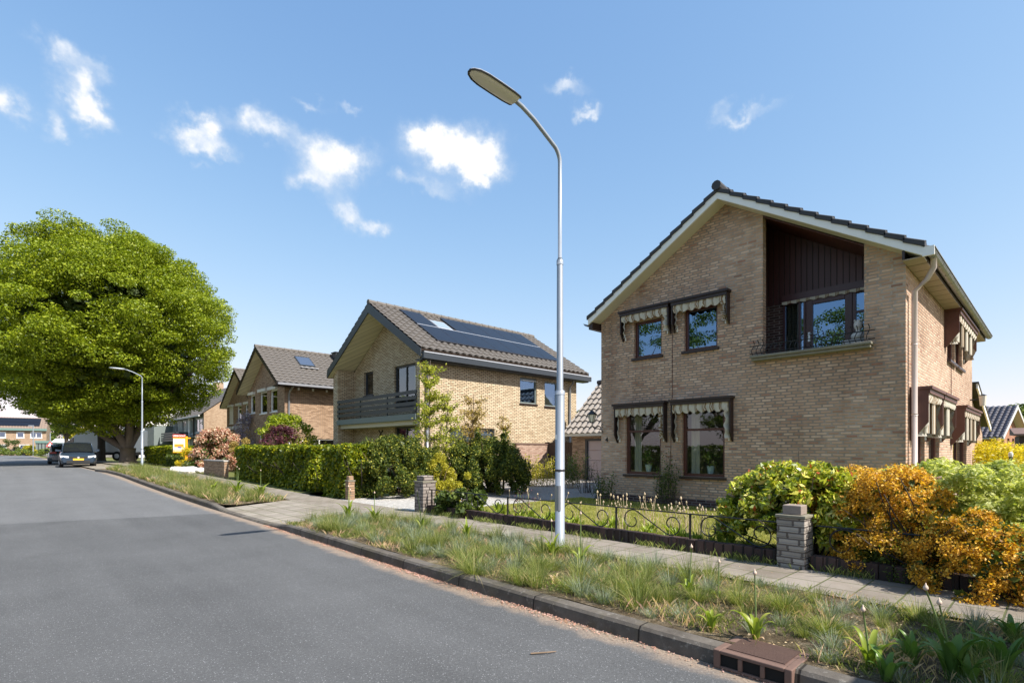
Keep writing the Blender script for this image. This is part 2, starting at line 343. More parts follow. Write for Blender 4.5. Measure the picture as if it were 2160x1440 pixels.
M['pavers2'] = pavers('driveway clinkers', .30, .30, (.28, .25, .21), (.36, .325, .275), .012, off=False)
def kerbm():
    m, t, b = mat('kerb concrete', (.2, .2, .2), .85, 0, .2); o = OC(t); s = t.sep(o)
    f = t.m('FRACT', t.m('ADD', t.m('DIVIDE', s[1], 1.0), 100)); j = t.sstep(t.m('MINIMUM', f, t.m('SUBTRACT', 1, f)), .003, .010)
    li = t.sstep(t.noise(o, 22, 5, .7), .56, .68); n = t.noise(o, 4, 5, .65)
    c = t.ramp(n, [(.3, (.10, .088, .076)), (.7, (.20, .18, .155))]); c = t.mix(t.m('MULTIPLY', li, .5), c, (.36, .34, .30, 1))
    c = t.mix(t.m('MULTIPLY', t.noise(o, 150, 3, .7), .5), c, t.mix(1, c, (.55, .55, .55, 1), 'MULTIPLY'))
    c = t.mix(t.m('MULTIPLY', t.white(t.comb(t.m('FLOOR', t.m('ADD', s[1], 100)), 1, 1)), .45), c, t.mix(1, c, (.6, .56, .5, 1), 'MULTIPLY')); c = t.mix(t.m('MULTIPLY', t.sstep(t.noise(o, 2.2, 6, .7), .5, .62), .5), c, (.10, .085, .05, 1))
    t.put(b.inputs['Base Color'], t.mix(j, (.03, .025, .02, 1), c)); bump(t, b, t.m('ADD', t.m('MULTIPLY', j, 1), t.noise(o, 90, 4, .7)), .5, .006); return m
M['kerb'] = kerbm()
def soilm(name, a, b_, c_, sc_=6):
    m, t, b = mat(name, a, .95, 0, .1); o = OC(t)
    c = t.ramp(t.m('ADD', t.m('MULTIPLY', t.noise(o, sc_, 6, .7), .65), t.m('MULTIPLY', t.noise(o, sc_ * 14, 4, .8), .35)), [(.36, a), (.5, b_), (.64, c_)])
    t.put(b.inputs['Base Color'], c); bump(t, b, t.noise(o, sc_ * 8, 6, .8), 1, .03); return m
M['soil'] = soilm('verge soil', (.045, .032, .02), (.15, .115, .07), (.36, .29, .20), 8)
M['lawnsoil'] = soilm('lawn', (.10, .12, .03), (.22, .22, .06), (.34, .31, .11), 3)
M['groundm'] = soilm('ground', (.08, .10, .03), (.14, .15, .05), (.2, .18, .08), 1)
M['shells'] = soilm('white shell gravel', (.30, .28, .25), (.52, .50, .46), (.72, .70, .66), 14)
M['shadegravel'] = soilm('shaded grey driveway gravel', (.25, .23, .2), (.36, .33, .30), (.45, .42, .38), 18)  # darker copy of the driveway gravel, house shade put into its colour
gA = (.10, .15, .012)
M['hornbeam'] = leafmat('hornbeam leaves', [(0, (.09, .14, .005)), (.5, (.19, .26, .010)), (.9, (.27, .33, .015)), (1, (.33, .38, .03))], trans=.3)
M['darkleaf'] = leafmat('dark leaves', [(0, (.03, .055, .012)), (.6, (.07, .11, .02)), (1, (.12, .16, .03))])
M['midleaf'] = leafmat('mid green leaves', [(0, (.06, .10, .02)), (.6, (.13, .19, .03)), (1, (.22, .27, .06))])
M['beech'] = leafmat('beech hedge leaves', [(0, (.06, .10, .005)), (.55, (.135, .185, .009)), (.88, (.30, .33, .016)), (1, (.50, .47, .03))], .4, .3)
M['yew'] = leafmat('yew needles', [(0, (.022, .042, .006)), (.5, (.052, .085, .008)), (.8, (.14, .17, .018)), (1, (.36, .35, .05))], .6, .2)
M['golden'] = leafmat('golden leaves', [(0, (.18, .19, .02)), (.6, (.38, .36, .03)), (1, (.58, .52, .07))], .5, .4)
M['laurel'] = leafmat('glossy variegated leaves', [(0, (.10, .16, .012)), (.3, (.27, .34, .02)), (.65, (.50, .53, .06)), (.94, (.70, .64, .20)), (.97, (.35, .07, .02)), (1, (.45, .10, .03))], .3, .25, .6)
M['orangeleaf'] = leafmat('orange barberry leaves', [(0, (.20, .10, .015)), (.35, (.50, .28, .03)), (.8, (.80, .48, .05)), (1, (.88, .64, .14))], .5, .35)
M['acer'] = leafmat('pale acer leaves', [(0, (.22, .28, .06)), (.5, (.44, .49, .14)), (1, (.66, .68, .32))], .5, .45)
M['photinia'] = leafmat('pink photinia leaves', [(0, (.22, .09, .06)), (.3, (.40, .15, .12)), (.5, (.56, .36, .28)), (1, (.70, .60, .48))], .5, .3)
M['purple'] = leafmat('purple leaves', [(0, (.05, .015, .03)), (.6, (.10, .03, .05)), (1, (.17, .06, .08))], .5, .25)
M['lilac'] = leafmat('wisteria bloom', [(0, (.13, .12, .18)), (.6, (.24, .22, .34)), (1, (.34, .32, .42))], .7, .2)
M['yellowfl'] = leafmat('yellow blossom', [(0, (.24, .24, .02)), (.45, (.55, .46, .02)), (1, (.76, .64, .04))], .5, .4)
M['sapling'] = leafmat('fresh sapling leaves', [(0, (.18, .24, .03)), (.6, (.34, .38, .05)), (1, (.50, .48, .10))], .5, .4)
M['bronze'] = leafmat('bronze young leaves', [(0, (.26, .20, .06)), (.5, (.36, .27, .09)), (1, (.42, .34, .12))], .5, .4)
M['grassgreen'] = leafmat('sedge blades', [(0, (.07, .11, .03)), (.45, (.155, .20, .05)), (.8, (.26, .31, .09)), (1, (.50, .44, .25))], .55, .4)
M['grassblue'] = leafmat('fescue blades', [(0, (.11, .15, .11)), (.6, (.22, .28, .22)), (1, (.36, .40, .32))], .55, .3)
M['lawn'] = leafmat('lawn blades', [(0, (.16, .19, .03)), (.6, (.30, .32, .06)), (1, (.46, .42, .12))], .6, .4)
M['strap'] = leafmat('strap leaves', [(0, (.13, .20, .02)), (.55, (.24, .32, .04)), (.8, (.38, .38, .10)), (1, (.60, .50, .28))], .4, .4)
M['strapdark'] = leafmat('dark strap leaves', [(0, (.06, .13, .03)), (1, (.15, .26, .05))], .35, .35)
M['wilt'] = leafmat('wilted leaves', [(0, (.42, .30, .16)), (.5, (.62, .50, .34)), (1, (.66, .40, .36))], .6, .4)
M['petal'] = leafmat('fallen pink petals', [(0, (.36, .20, .12)), (.4, (.55, .32, .28)), (.8, (.72, .48, .47)), (1, (.35, .24, .14))], .8, .3)
M['debris'] = leafmat('dry leaf debris', [(0, (.14, .09, .05)), (.6, (.38, .28, .16)), (1, (.55, .45, .30))], .9, .2)
# ------------------------------------------------------------------ object helpers
WP = {}
def tag(o, label=None, cat=None, group=None, kind=None):
    if label: o['label'] = label
    if cat: o['category'] = cat
    if group: o['group'] = group
    if kind: o['kind'] = kind
    return o
def thing(name, loc, label, cat, group=None):
    o = bpy.data.objects.new(name, None); C.objects.link(o); o.location = loc; o.empty_display_size = .1
    WP[o.name] = Vector(loc); return tag(o, label, cat, group)
class MB:
    def __init__(s): s.v = []; s.f = []
    def add(s, vs, fs):
        k = len(s.v); s.v += [tuple(p) for p in vs]; s.f += [tuple(i + k for i in f) for f in fs]; return s
    def quad(s, *p): return s.add(p, [tuple(range(len(p)))])
    def box(s, x0, x1, y0, y1, z0, z1):
        return s.hexa([(x0, y0, z0), (x1, y0, z0), (x1, y1, z0), (x0, y1, z0), (x0, y0, z1), (x1, y0, z1), (x1, y1, z1), (x0, y1, z1)])
    def hexa(s, p):
        return s.add(p, [(0, 3, 2, 1), (4, 5, 6, 7), (0, 1, 5, 4), (1, 2, 6, 5), (2, 3, 7, 6), (3, 0, 4, 7)])
    def prism(s, poly, d):
        """closed polygon of 3-D points extruded by the vector d"""
        n = len(poly); d = Vector(d); a = [Vector(p) for p in poly]; b = [p + d for p in a]
        return s.add(a + b, [tuple(range(n))[::-1], tuple(range(n, 2 * n))] + [(i, (i + 1) % n, n + (i + 1) % n, n + i) for i in range(n)])
    def tube(s, pts, rad, n=8, cap=True):
        pts = [Vector(p) for p in pts]; rad = rad if hasattr(rad, '__len__') else [rad] * len(pts); vs = []
        for i, p in enumerate(pts):
            a = pts[max(i - 1, 0)]; b = pts[min(i + 1, len(pts) - 1)]; t = (b - a).normalized() if (b - a).length > 1e-9 else Vector((0, 0, 1))
            up = Vector((0, 0, 1)) if abs(t.z) < .95 else Vector((1, 0, 0)); e1 = t.cross(up).normalized(); e2 = t.cross(e1)
            vs += [p + (e1 * math.cos(2 * math.pi * k / n) + e2 * math.sin(2 * math.pi * k / n)) * rad[i] for k in range(n)]
        fs = [(i * n + k, i * n + (k + 1) % n, (i + 1) * n + (k + 1) % n, (i + 1) * n + k) for i in range(len(pts) - 1) for k in range(n)]
        if cap: fs += [tuple(range(n)), tuple(range((len(pts) - 1) * n, len(pts) * n))[::-1]]
        return s.add(vs, fs)
    def lathe(s, c, prof, n=16):
        c = Vector(c); vs = [c + Vector((r * math.cos(2 * math.pi * k / n), r * math.sin(2 * math.pi * k / n), z)) for r, z in prof for k in range(n)]
        fs = [(i * n + k, i * n + (k + 1) % n, (i + 1) * n + (k + 1) % n, (i + 1) * n + k) for i in range(len(prof) - 1) for k in range(n)]
        return s.add(vs, fs + [tuple(range(n))[::-1], tuple(range((len(prof) - 1) * n, len(prof) * n))])
    def grid(s, rows):
        k = len(rows[0]); vs = [p for r in rows for p in r]
        return s.add(vs, [(i * k + j, i * k + j + 1, (i + 1) * k + j + 1, (i + 1) * k + j) for i in range(len(rows) - 1) for j in range(k - 1)])
    def build(s, name, material, parent=None, loc=None, smooth=False, bevel=0):
        org = WP[parent.name] if parent else Vector(loc or (0, 0, 0))
        me = bpy.data.meshes.new(name); me.from_pydata([(a - org.x, b - org.y, c - org.z) for a, b, c in s.v], [], s.f); me.update()
        if isinstance(material, str): material = M[material]
        me.materials.append(material)
        if smooth:
            for p in me.polygons: p.use_smooth = True
        o = bpy.data.objects.new(name, me); C.objects.link(o)
        if parent: o.parent = parent; WP[o.name] = org
        else: o.location = org; WP[o.name] = org
        if bevel:
            b = o.modifiers.new('bevel', 'BEVEL'); b.width = bevel; b.segments = 2; b.limit_method = 'ANGLE'
        return o
def struct(mb, name, material, smooth=False): return tag(mb.build(name, material, smooth=smooth), kind='structure')
def copy_tree(o, parent=None):
    c = o.copy(); C.objects.link(c)
    if parent: c.parent = parent
    for ch in list(o.children): copy_tree(ch, c)
    return c
# ------------------------------------------------------------------ ground, road, kerb, verge, sidewalk
YS = [-60, -30, -12] + [i * .5 for i in range(-12, 66)] + [35, 40, 50, 60, 80, 100, 130, 170, 250, 400]
def sheet(xa, xb, ys, dz, name, material, xa_f=None, xb_f=None, seg=1):
    mb = MB(); rows = []
    for y in ys:
        a = xa_f(y) if xa_f else xa; b = xb_f(y) if xb_f else xb
        za, zb = (dz(a, y), dz(b, y)) if callable(dz) else (dz, dz)
        r = []
        for k in range(seg + 1):
            x = a + (b - a) * k / seg; r.append((x, y, zr(y) + (dz(x, y) if callable(dz) else dz)))
        rows.append(r)
    mb.grid(rows); return struct(mb, name, material)
mb = MB()
mb.grid([[(x, y, zr(y) - .03) for x in (-400, -60, -8, 3.2, 60, 400)] for y in [-400] + YS + [800]]); struct(mb, 'ground', 'groundm')
sheet(-3.4, 3.3, YS, 0.0, 'road', 'asphalt', xb_f=lambda y: kx(y) + .06 if y < 31.2 else 3.6)
def kh(y):      # kerb height: lowered at the driveway crossing and at its far end
    a = float(np.interp(y, [8.5, 9.3, 12.0, 12.9], [0, 1, 1, 0])); return .105 * (1 - a) + .03 * a
ks = [y for y in YS if -12 <= y <= 31.2]
mb = MB(); mb.grid([[(kx(y), y, zr(y) - .02), (kx(y) + .012, y, zr(y) + kh(y) - .02), (kx(y) + .03, y, zr(y) + kh(y)), (kx(y) + .125, y, zr(y) + kh(y) + .004), (kx(y) + .13, y, zr(y) - .02)] for y in ks])
struct(mb, 'kerb', 'kerb')
def vz(x, y):
    return .095 + .03 * math.sin(x * 7 + y * 1.3) * math.sin(y * 3.1) * .5 + .01
for nm, a, b_ in (('verge', -6, 8.9), ('verge', 12.5, 31.2)):
    ys = [a + (b_ - a) * i / 60 for i in range(61)]
    sheet(0, 0, ys, vz, nm, 'soil', xa_f=lambda y: kx(y) + .127, xb_f=lambda y: 4.84, seg=8)
sheet(0, 0, [8.9 + i * .24 for i in range(16)], lambda x, y: float(np.interp(x, [3.4, 4.85], [.034, .121])), 'driveway_apron', 'pavers2', xa_f=lambda y: kx(y) + .127, xb_f=lambda y: 4.84, seg=3)
sheet(4.84, 5.72, [y for y in YS if -12 <= y <= 60], .122, 'sidewalk', 'pavers')
sheet(3.25, 4.84, [31.2, 32, 35, 40, 50, 60], .06, 'parking_bay', 'pavers2')
sheet(5.72, 10.4, [-6, 0, 2, 4, 6, 8.4], .118, 'lawn', 'lawnsoil')
sheet(5.72, 16.4, [8.4, 9, 10, 11, 11.9], .119, 'gravel_driveway', 'shells', xb_f=lambda y: 8.6)
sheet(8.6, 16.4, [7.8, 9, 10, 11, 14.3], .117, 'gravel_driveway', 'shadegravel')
mb = MB()
# dropped side strip of small setts behind the sidewalk by the neighbour
sheet(5.72, 9.8, [14.2, 17, 21, 24, 27], .10, 'front_garden', 'groundm')
sheet(4.6, 30, [84, 100, 120], .05, 'side_street', 'pavers2')

# ------------------------------------------------------------------ building helpers
class WallF:
    """frame of a wall: axis 'x' = plane X=c facing -X (u is Y); axis 'y' = plane Y=c facing -Y (u is X)"""
    def __init__(s, axis, c): s.a = axis; s.c = c
    def p(s, u, d, z): return (s.c + d, u, z) if s.a == 'x' else (u, s.c + d, z)
    def box(s, mb, u0, u1, d0, d1, z0, z1):
        return mb.hexa([s.p(u0, d0, z0), s.p(u1, d0, z0), s.p(u1, d1, z0), s.p(u0, d1, z0), s.p(u0, d0, z1), s.p(u1, d0, z1), s.p(u1, d1, z1), s.p(u0, d1, z1)])
def wall(mb, F, u0, u1, z0, top, holes=(), th=.12, brk=()):
    us = sorted(set([u0, u1] + list(brk) + [h[0] for h in holes] + [h[1] for h in holes]))
    us = [u for u in us if u0 - 1e-6 <= u <= u1 + 1e-6]
    for a, b in zip(us[:-1], us[1:]):
        m_ = (a + b) / 2; hs = sorted([h for h in holes if h[0] < m_ < h[1]], key=lambda h: h[2]); z = z0
        for h in hs:
            if h[2] > z + 1e-6: mb.quad(F.p(a, 0, z), F.p(b, 0, z), F.p(b, 0, h[2]), F.p(a, 0, h[2]))
            z = h[3]
        if z < min(top(a), top(b)) + 1e-6 and z < 90: mb.quad(F.p(a, 0, z), F.p(b, 0, z), F.p(b, 0, top(b)), F.p(a, 0, top(a)))
    for h in holes:
        ht0, ht1 = (h[3], h[3]) if h[3] < 90 else (top(h[0]), top(h[1]))
        dd = h[4] if len(h) > 4 else th
        mb.quad(F.p(h[0], 0, h[2]), F.p(h[0], dd, h[2]), F.p(h[0], dd, ht0), F.p(h[0], 0, ht0))
        mb.quad(F.p(h[1], 0, h[2]), F.p(h[1], dd, h[2]), F.p(h[1], dd, ht1), F.p(h[1], 0, ht1))
        mb.quad(F.p(h[0], 0, h[2]), F.p(h[1], 0, h[2]), F.p(h[1], dd, h[2]), F.p(h[0], dd, h[2]))
        if h[3] < 90: mb.quad(F.p(h[0], 0, h[3]), F.p(h[1], 0, h[3]), F.p(h[1], dd, h[3]), F.p(h[0], dd, h[3]))
def window(parent, F, u0, u1, z0, z1, frame='reddish', rec=.06, fw=.06, mull=(), trans=(), glass='glass', sill='dkbrown', name='window', sd=.05, curtain=None, label=None):
    mb = MB(); d0, d1 = rec, rec + .07
    F.box(mb, u0, u0 + fw, d0, d1, z0, z1); F.box(mb, u1 - fw, u1, d0, d1, z0, z1)
    F.box(mb, u0 + fw, u1 - fw, d0, d1, z0, z0 + fw); F.box(mb, u0 + fw, u1 - fw, d0, d1, z1 - fw, z1)
    for m_ in mull: F.box(mb, m_ - fw * .45, m_ + fw * .45, d0 + .004, d1 - .004, z0 + fw, z1 - fw)
    for t_ in trans: F.box(mb, u0 + fw, u1 - fw, d0 + .002, d1 - .002, t_ - fw * .4, t_ + fw * .4)
    wn = mb.build(name, frame, parent)
    if label: wn['label'] = label
    g = MB(); dg = (d0 + d1) / 2; g.quad(F.p(u0 + fw, dg, z0 + fw), F.p(u1 - fw, dg, z0 + fw), F.p(u1 - fw, dg, z1 - fw), F.p(u0 + fw, dg, z1 - fw))
    g.build('pane', glass, wn)
    if sill:
        s_ = MB(); F.box(s_, u0 - .04, u1 + .04, -sd, rec + .02, z0 - .055, z0 - .003); s_.build('sill', sill, wn)
    if curtain:
        for (c0, c1, mt_) in curtain:
            k = MB(); n = max(6, int((c1 - c0) / .02)); r0, r1 = [], []
            for i in range(n + 1):
                u = c0 + (c1 - c0) * i / n; dd = rec + .18 + .025 * math.sin(i * 1.35) + .01 * math.sin(i * .5)
                r0.append(F.p(u, dd, z0 + .02)); r1.append(F.p(u, dd, z1))
            k.grid([r0, r1]); k.build('curtain', mt_, wn, smooth=True)
    return wn
def tiled(parent, name, p0, p1, q0, q1, nc, tw, material, amp=.03, lip=.035, seg=6, up=.0):
    """pantiled roof surface: ridge p0-p1, eave q0-q1, nc courses, tile width tw"""
    p0, p1, q0, q1 = map(Vector, (p0, p1, q0, q1)); a = (p1 - p0); L = a.length; a.normalize()
    dn = (q0 - p0); T = dn.length; dn.normalize(); n = a.cross(dn).normalized()
    if n.z < 0: n = -n
    nt = max(1, round(L / tw)); N = nt * seg; rows = []
    for j in range(nc + 1):
        for (t, l) in (((j / nc), lip), ((j / nc), 0)) if 0 < j < nc else ([((0), 0)] if j == 0 else [(1, lip), (1, -.01)]):
            r = []
            for i in range(N + 1):
                ph = (i % seg) / seg
                h = amp * (math.sin(ph * 2 * math.pi) + .3 * math.sin(ph * 4 * math.pi + .6))
                s = L * i / N
                base0 = p0 + (p1 - p0) * (i / N); base1 = q0 + (q1 - q0) * (i / N)
                r.append(base0 + (base1 - base0) * t + n * (h + l + up))
            rows.append(r)
    mb = MB(); mb.grid(rows); o = mb.build(name, material, parent, smooth=False); return o
def ridge(parent, p0, p1, r, material, name='ridge_tiles', step=.38):
    p0, p1 = Vector(p0), Vector(p1); L = (p1 - p0).length; n = max(2, int(L / step)); mb = MB()
    for i in range(n):
        a = p0 + (p1 - p0) * (i / n); b = p0 + (p1 - p0) * ((i + 1.06) / n); mb.tube([a, b], [r * 1.12, r * .94], 10)
    return mb.build(name, material, parent, smooth=False)
def pipe(parent, pts, r, material, name='downpipe', bands=True):
    mb = MB(); mb.tube(pts, r, 10)
    if bands:
        z0, z1 = sorted((pts[-1][2], pts[-2][2])); k = z0 + .6
        while k < z1: mb.tube([(pts[-1][0], pts[-1][1], k), (pts[-1][0], pts[-1][1], k + .03)], r * 1.12, 10); k += 1.15
    return mb.build(name, material, parent, smooth=True)
def slab(parent, name, p0, p1, q0, q1, th, material, off=0):
    """flat plate under a roof surface"""
    p0, p1, q0, q1 = map(Vector, (p0, p1, q0, q1)); n = (p1 - p0).cross(q0 - p0).normalized()
    if n.z < 0: n = -n
    t = [p - n * off for p in (p0, p1, q1, q0)]; b = [p - n * (off + th) for p in (p0, p1, q1, q0)]
    return MB().hexa(b + t).build(name, material, parent)

# ================================================================== house number 4, pink tan brick
def rl4(y): return 6.36 - .613 * abs(y - 4.72)
H4 = thing('brick_house', (10.45, 4.7, .1), 'detached pinkish brown brick house with wide white gable, roofed balcony and striped awnings', 'house')
F = WallF('x', 10.45); FS = WallF('y', 1.77)
holesF = [(6.14, 6.85, 3.38, 4.21), (4.88, 5.61, 3.38, 4.27), (6.16, 7.08, .74, 2.18), (4.73, 5.66, .74, 2.16), (2.34, 3.99, 3.05, 99, .16)]
mb = MB(); wall(mb, F, 1.77, 7.77, .26, lambda u: rl4(u) - .105, holesF, brk=(4.72,))
holesS = [(11.0, 12.1, .75, 2.05), (12.5, 13.7, .75, 2.05), (15.6, 18.0, .75, 2.0), (14.75, 15.85, 3.25, 4.1), (16.05, 17.15, 3.25, 4.1)]
wall(mb, FS, 10.45, 19.2, .26, lambda u: 4.40, holesS)
mb.quad((10.45, 7.77, .26), (19.2, 7.77, .26), (19.2, 7.77, 4.36), (10.45, 7.77, 4.36))
mb.add([(19.2, 1.77, .26), (19.2, 7.77, .26), (19.2, 7.77, 4.36), (19.2, 4.72, 6.2), (19.2, 1.77, 4.4)], [(0, 1, 2, 3, 4)])
mb.build('wall', 'brick4', H4)
mb = MB(); mb.box(10.442, 19.21, 1.762, 7.778, -.1, .26); mb.build('plinth', 'brick4dark', H4)
mb = MB(); mb.box(10.60, 19.1, 1.9, 7.65, 2.80, 2.96); mb.box(13.6, 13.7, 1.9, 7.65, .3, 2.8); mb.box(12.6, 12.7, 4.5, 7.5, 2.96, 4.4)
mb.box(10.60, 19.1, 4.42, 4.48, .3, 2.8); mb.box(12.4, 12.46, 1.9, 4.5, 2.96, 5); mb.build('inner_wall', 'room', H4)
# covered balcony
LG = MB(); LG.box(10.60, 11.5, 1.95, 4.4, 2.965, 3.05); LG.build('balcony_floor', 'stone', H4)
mb = MB(); mb.quad((10.61, 4.4, 3.05), (11.5, 4.4, 3.05), (11.5, 4.4, rl4(4.4) - .15), (10.61, 4.4, rl4(4.4) - .15))
mb.quad((10.61, 3.99, 3.05), (10.61, 4.4, 3.05), (10.61, 4.4, 5.98), (10.61, 3.99, 5.74))
mb.quad((11.5, 3.97, 3.05), (11.5, 4.4, 3.05), (11.5, 4.4, 4.28), (11.5, 3.97, 4.28)); mb.build('balcony_brickwork', 'brick4dark', H4)
mb = MB(); mb.quad((11.5, 1.95, 4.42), (11.5, 4.4, 4.42), (11.5, 4.4, rl4(4.4) - .16), (11.5, 1.95, rl4(1.95) - .16))
mb.quad((11.5, 3.99, 4.28), (11.5, 4.4, 4.28), (11.5, 4.4, 4.42), (11.5, 3.99, 4.42))
mb.quad((10.61, 1.95, 3.05), (11.5, 1.95, 3.05), (11.5, 1.95, 4.6), (10.61, 1.95, 4.6)); mb.build('balcony_cladding', 'cladding', H4)
mb = MB(); mb.hexa([(10.46, 1.9, rl4(1.9) - .185), (11.52, 1.9, rl4(1.9) - .185), (11.52, 4.45, rl4(4.45) - .185), (10.46, 4.45, rl4(4.45) - .185), (10.46, 1.9, rl4(1.9) - .16), (11.52, 1.9, rl4(1.9) - .16), (11.52, 4.45, rl4(4.45) - .16), (10.46, 4.45, rl4(4.45) - .16)])
mb.build('balcony_ceiling', 'reddish', H4)
mb = MB(); mb.box(11.42, 11.5, 2.2, 3.99, 4.28, 4.42); mb.build('header_beam', 'aubergine', H4)
mb = MB(); k = 40
mb.grid([[(11.40, 2.2 + 1.78 * i / k, z + (.012 * math.sin(i * 1.6) if z < 4.26 else 0)) for i in range(k + 1)] for z in (4.28, 4.225)]); mb.build('valance', 'fabric', H4)
FB = WallF('x', 11.44)
bw = window(H4, FB, 2.2, 2.745, 3.06, 4.26, 'aubergine', .0, .05, trans=(3.86,), glass='glassblue', sill=None)
bw = window(H4, FB, 3.55, 3.97, 3.06, 4.26, 'aubergine', .0, .04, glass='glassblue', sill=None, mull=(3.66,), curtain=[(3.67, 3.94, 'curtain')])
dr = MB(); 
for a in ((2.75, 2.87), (3.42, 3.54)): FB.box(dr, a[0], a[1], -.01, .06, 3.06, 4.25)
FB.box(dr, 2.87, 3.42, -.01, .06, 3.06, 3.16); FB.box(dr, 2.87, 3.42, -.01, .06, 4.14, 4.25)
dr = dr.build('balcony_door', 'aubergine', H4, bevel=.006)
MB().quad(FB.p(2.87, .02, 3.16), FB.p(3.42, .02, 3.16), FB.p(3.42, .02, 4.14), FB.p(2.87, .02, 4.14)).build('pane', 'glassblue', dr)
mb = MB(); FB.box(mb, 3.46, 3.50, -.025, -.012, 3.42, 3.6); mb.tube([FB.p(3.48, -.02, 3.56), FB.p(3.48, -.06, 3.56), FB.p(3.37, -.06, 3.56)], .009, 8); mb.build('handle', 'alu', dr)
mb = MB(); mb.box(10.30, 10.62, 2.22, 4.15, 2.985, 3.035); mb.box(10.27, 10.62, 2.20, 4.17, 3.036, 3.085); mb.build('balcony_slab', 'stone', H4, bevel=.012)
mb = MB()
for z in (3.13, 3.27): mb.tube([(10.34, 2.16, z), (10.34, 4.19, z)], .009, 6)
for i in range(23):
    y = 2.26 + (4.13 - 2.26) * i / 22
    mb.tube([(10.34 - .022 * math.sin((q / 8) * 2 * math.pi), y + .018 * math.sin((q / 8) * 2 * math.pi), 3.095 + .285 * q / 8) for q in range(9)], .0075, 5)
mb.build('balcony_railing', 'iron', H4, smooth=True)
# windows
window(H4, F, 6.14, 6.85, 3.38, 4.21, 'reddish', .07, .055, glass='glassblue', label='left small upper window under an awning')
window(H4, F, 4.88, 5.61, 3.38, 4.27, 'reddish', .07, .055, glass='glassblue')
window(H4, F, 6.16, 7.08, .74, 2.18, 'reddish', .07, .06, trans=(1.72,), curtain=[(6.8, 7.0, 'curtain')])
window(H4, F, 4.73, 5.66, .74, 2.16, 'reddish', .07, .06, trans=(1.72,), curtain=[(5.38, 5.58, 'curtain')])
for i, (a, b_, c_, d_) in enumerate([h[:4] for h in holesS]): window(H4, FS, a, b_, c_, d_, 'reddish', .06, .07, mull=((a + b_) / 2,) if i == 2 else (), sd=.07)
# awnings
def awning(parent, F, u0, u1, zt, zb, pr, board='dkbrown', fab=.2, tall=False):
    mb = MB(); F.box(mb, u0 - .03, u1 + .03, -pr - .03, 0, zt - .02, zt + .025); F.box(mb, u0, u1, -pr, -pr + .02, zt - .09, zt - .022)
    for a, b in ((u0, u0 + .025), (u1 - .025, u1)):
        poly = [F.p(a, -.0, zt - .02), F.p(a, -pr + .021, zt - .02), F.p(a, -pr + .021, zb + pr * 1.1), F.p(a, -.03, zb), F.p(a, 0, zb)]
        q = Vector(F.p(b, 0, 0)) - Vector(F.p(a, 0, 0)); mb.prism(poly, q)
    aw = mb.build('awning', board, parent); v = MB(); n = 60; r0, r1, r2 = [], [], []
    for i in range(n + 1):
        u = u0 + .04 + (u1 - u0 - .08) * i / n; sc_ = abs(math.sin((u - u0) / .17 * math.pi)); dd = -pr + .035 + .012 * math.sin(i * .9)
        r0.append(F.p(u, dd, zt - .06)); r1.append(F.p(u, dd - .01, zt - .06 - fab * .5)); r2.append(F.p(u, dd + .006, zt - .06 - fab * (.74 + .26 * sc_)))
    v.grid([r0, r1, r2])
    for s_, uu in ((1, u0 + .035), (-1, u1 - .035)):
        ra, rb, rc = [], [], []; m_ = 26
        for i in range(m_ + 1):
            z = zt - .06 - (zt - zb - .13) * i / m_; wv = .016 * math.sin(i * .85)
            ra.append(F.p(uu + s_ * .004, -.015, z)); rb.append(F.p(uu + s_ * (.03 + wv), -pr * .55, z)); rc.append(F.p(uu + s_ * (.085 + wv), -pr * .8 + .02 * math.sin(i * .6), z))
        v.grid([ra, rb, rc])
    v.build('awning_fabric', 'fabric', aw, smooth=True)
    k = MB()
    for uu in (u0 + .07, u1 - .09): F.box(k, uu, uu + .02, -.03, -.004, zb + .02, zb + .1)
    k.build('bracket', 'white', aw); return aw
awning(H4, F, 5.90, 7.14, 4.455, 3.80, .16); awning(H4, F, 4.62, 5.83, 4.45, 3.80, .16)
awning(H4, F, 6.00, 7.30, 2.33, 1.46, .17, fab=.22); awning(H4, F, 4.55, 5.84, 2.335, 1.46, .17, fab=.22)
for (a, b_, zt, zb) in ((10.75, 12.15, 2.3, 1.45), (12.25, 13.85, 2.3, 1.45), (15.2, 18.2, 2.25, 1.40), (14.35, 17.45, 4.22, 3.45)):
    awning(H4, FS, a, b_, zt, zb, .27, board='rustpanel', fab=.17)
    mb = MB(); n = 30
    for k_ in range(4 if b_ - a > 2 else 2):
        a0 = a + .08 + (b_ - a - .16) * k_ / (4 if b_ - a > 2 else 2); wd = .22; mb = MB()
        mb.grid([[(a0 + wd * i / n, 1.77 - .19 + .03 * math.sin(i * 1.1), z) for i in range(n + 1)] for z in (zt - .08, zb + .12)]); mb.build('awning_curtain', 'fabric', H4, smooth=True)
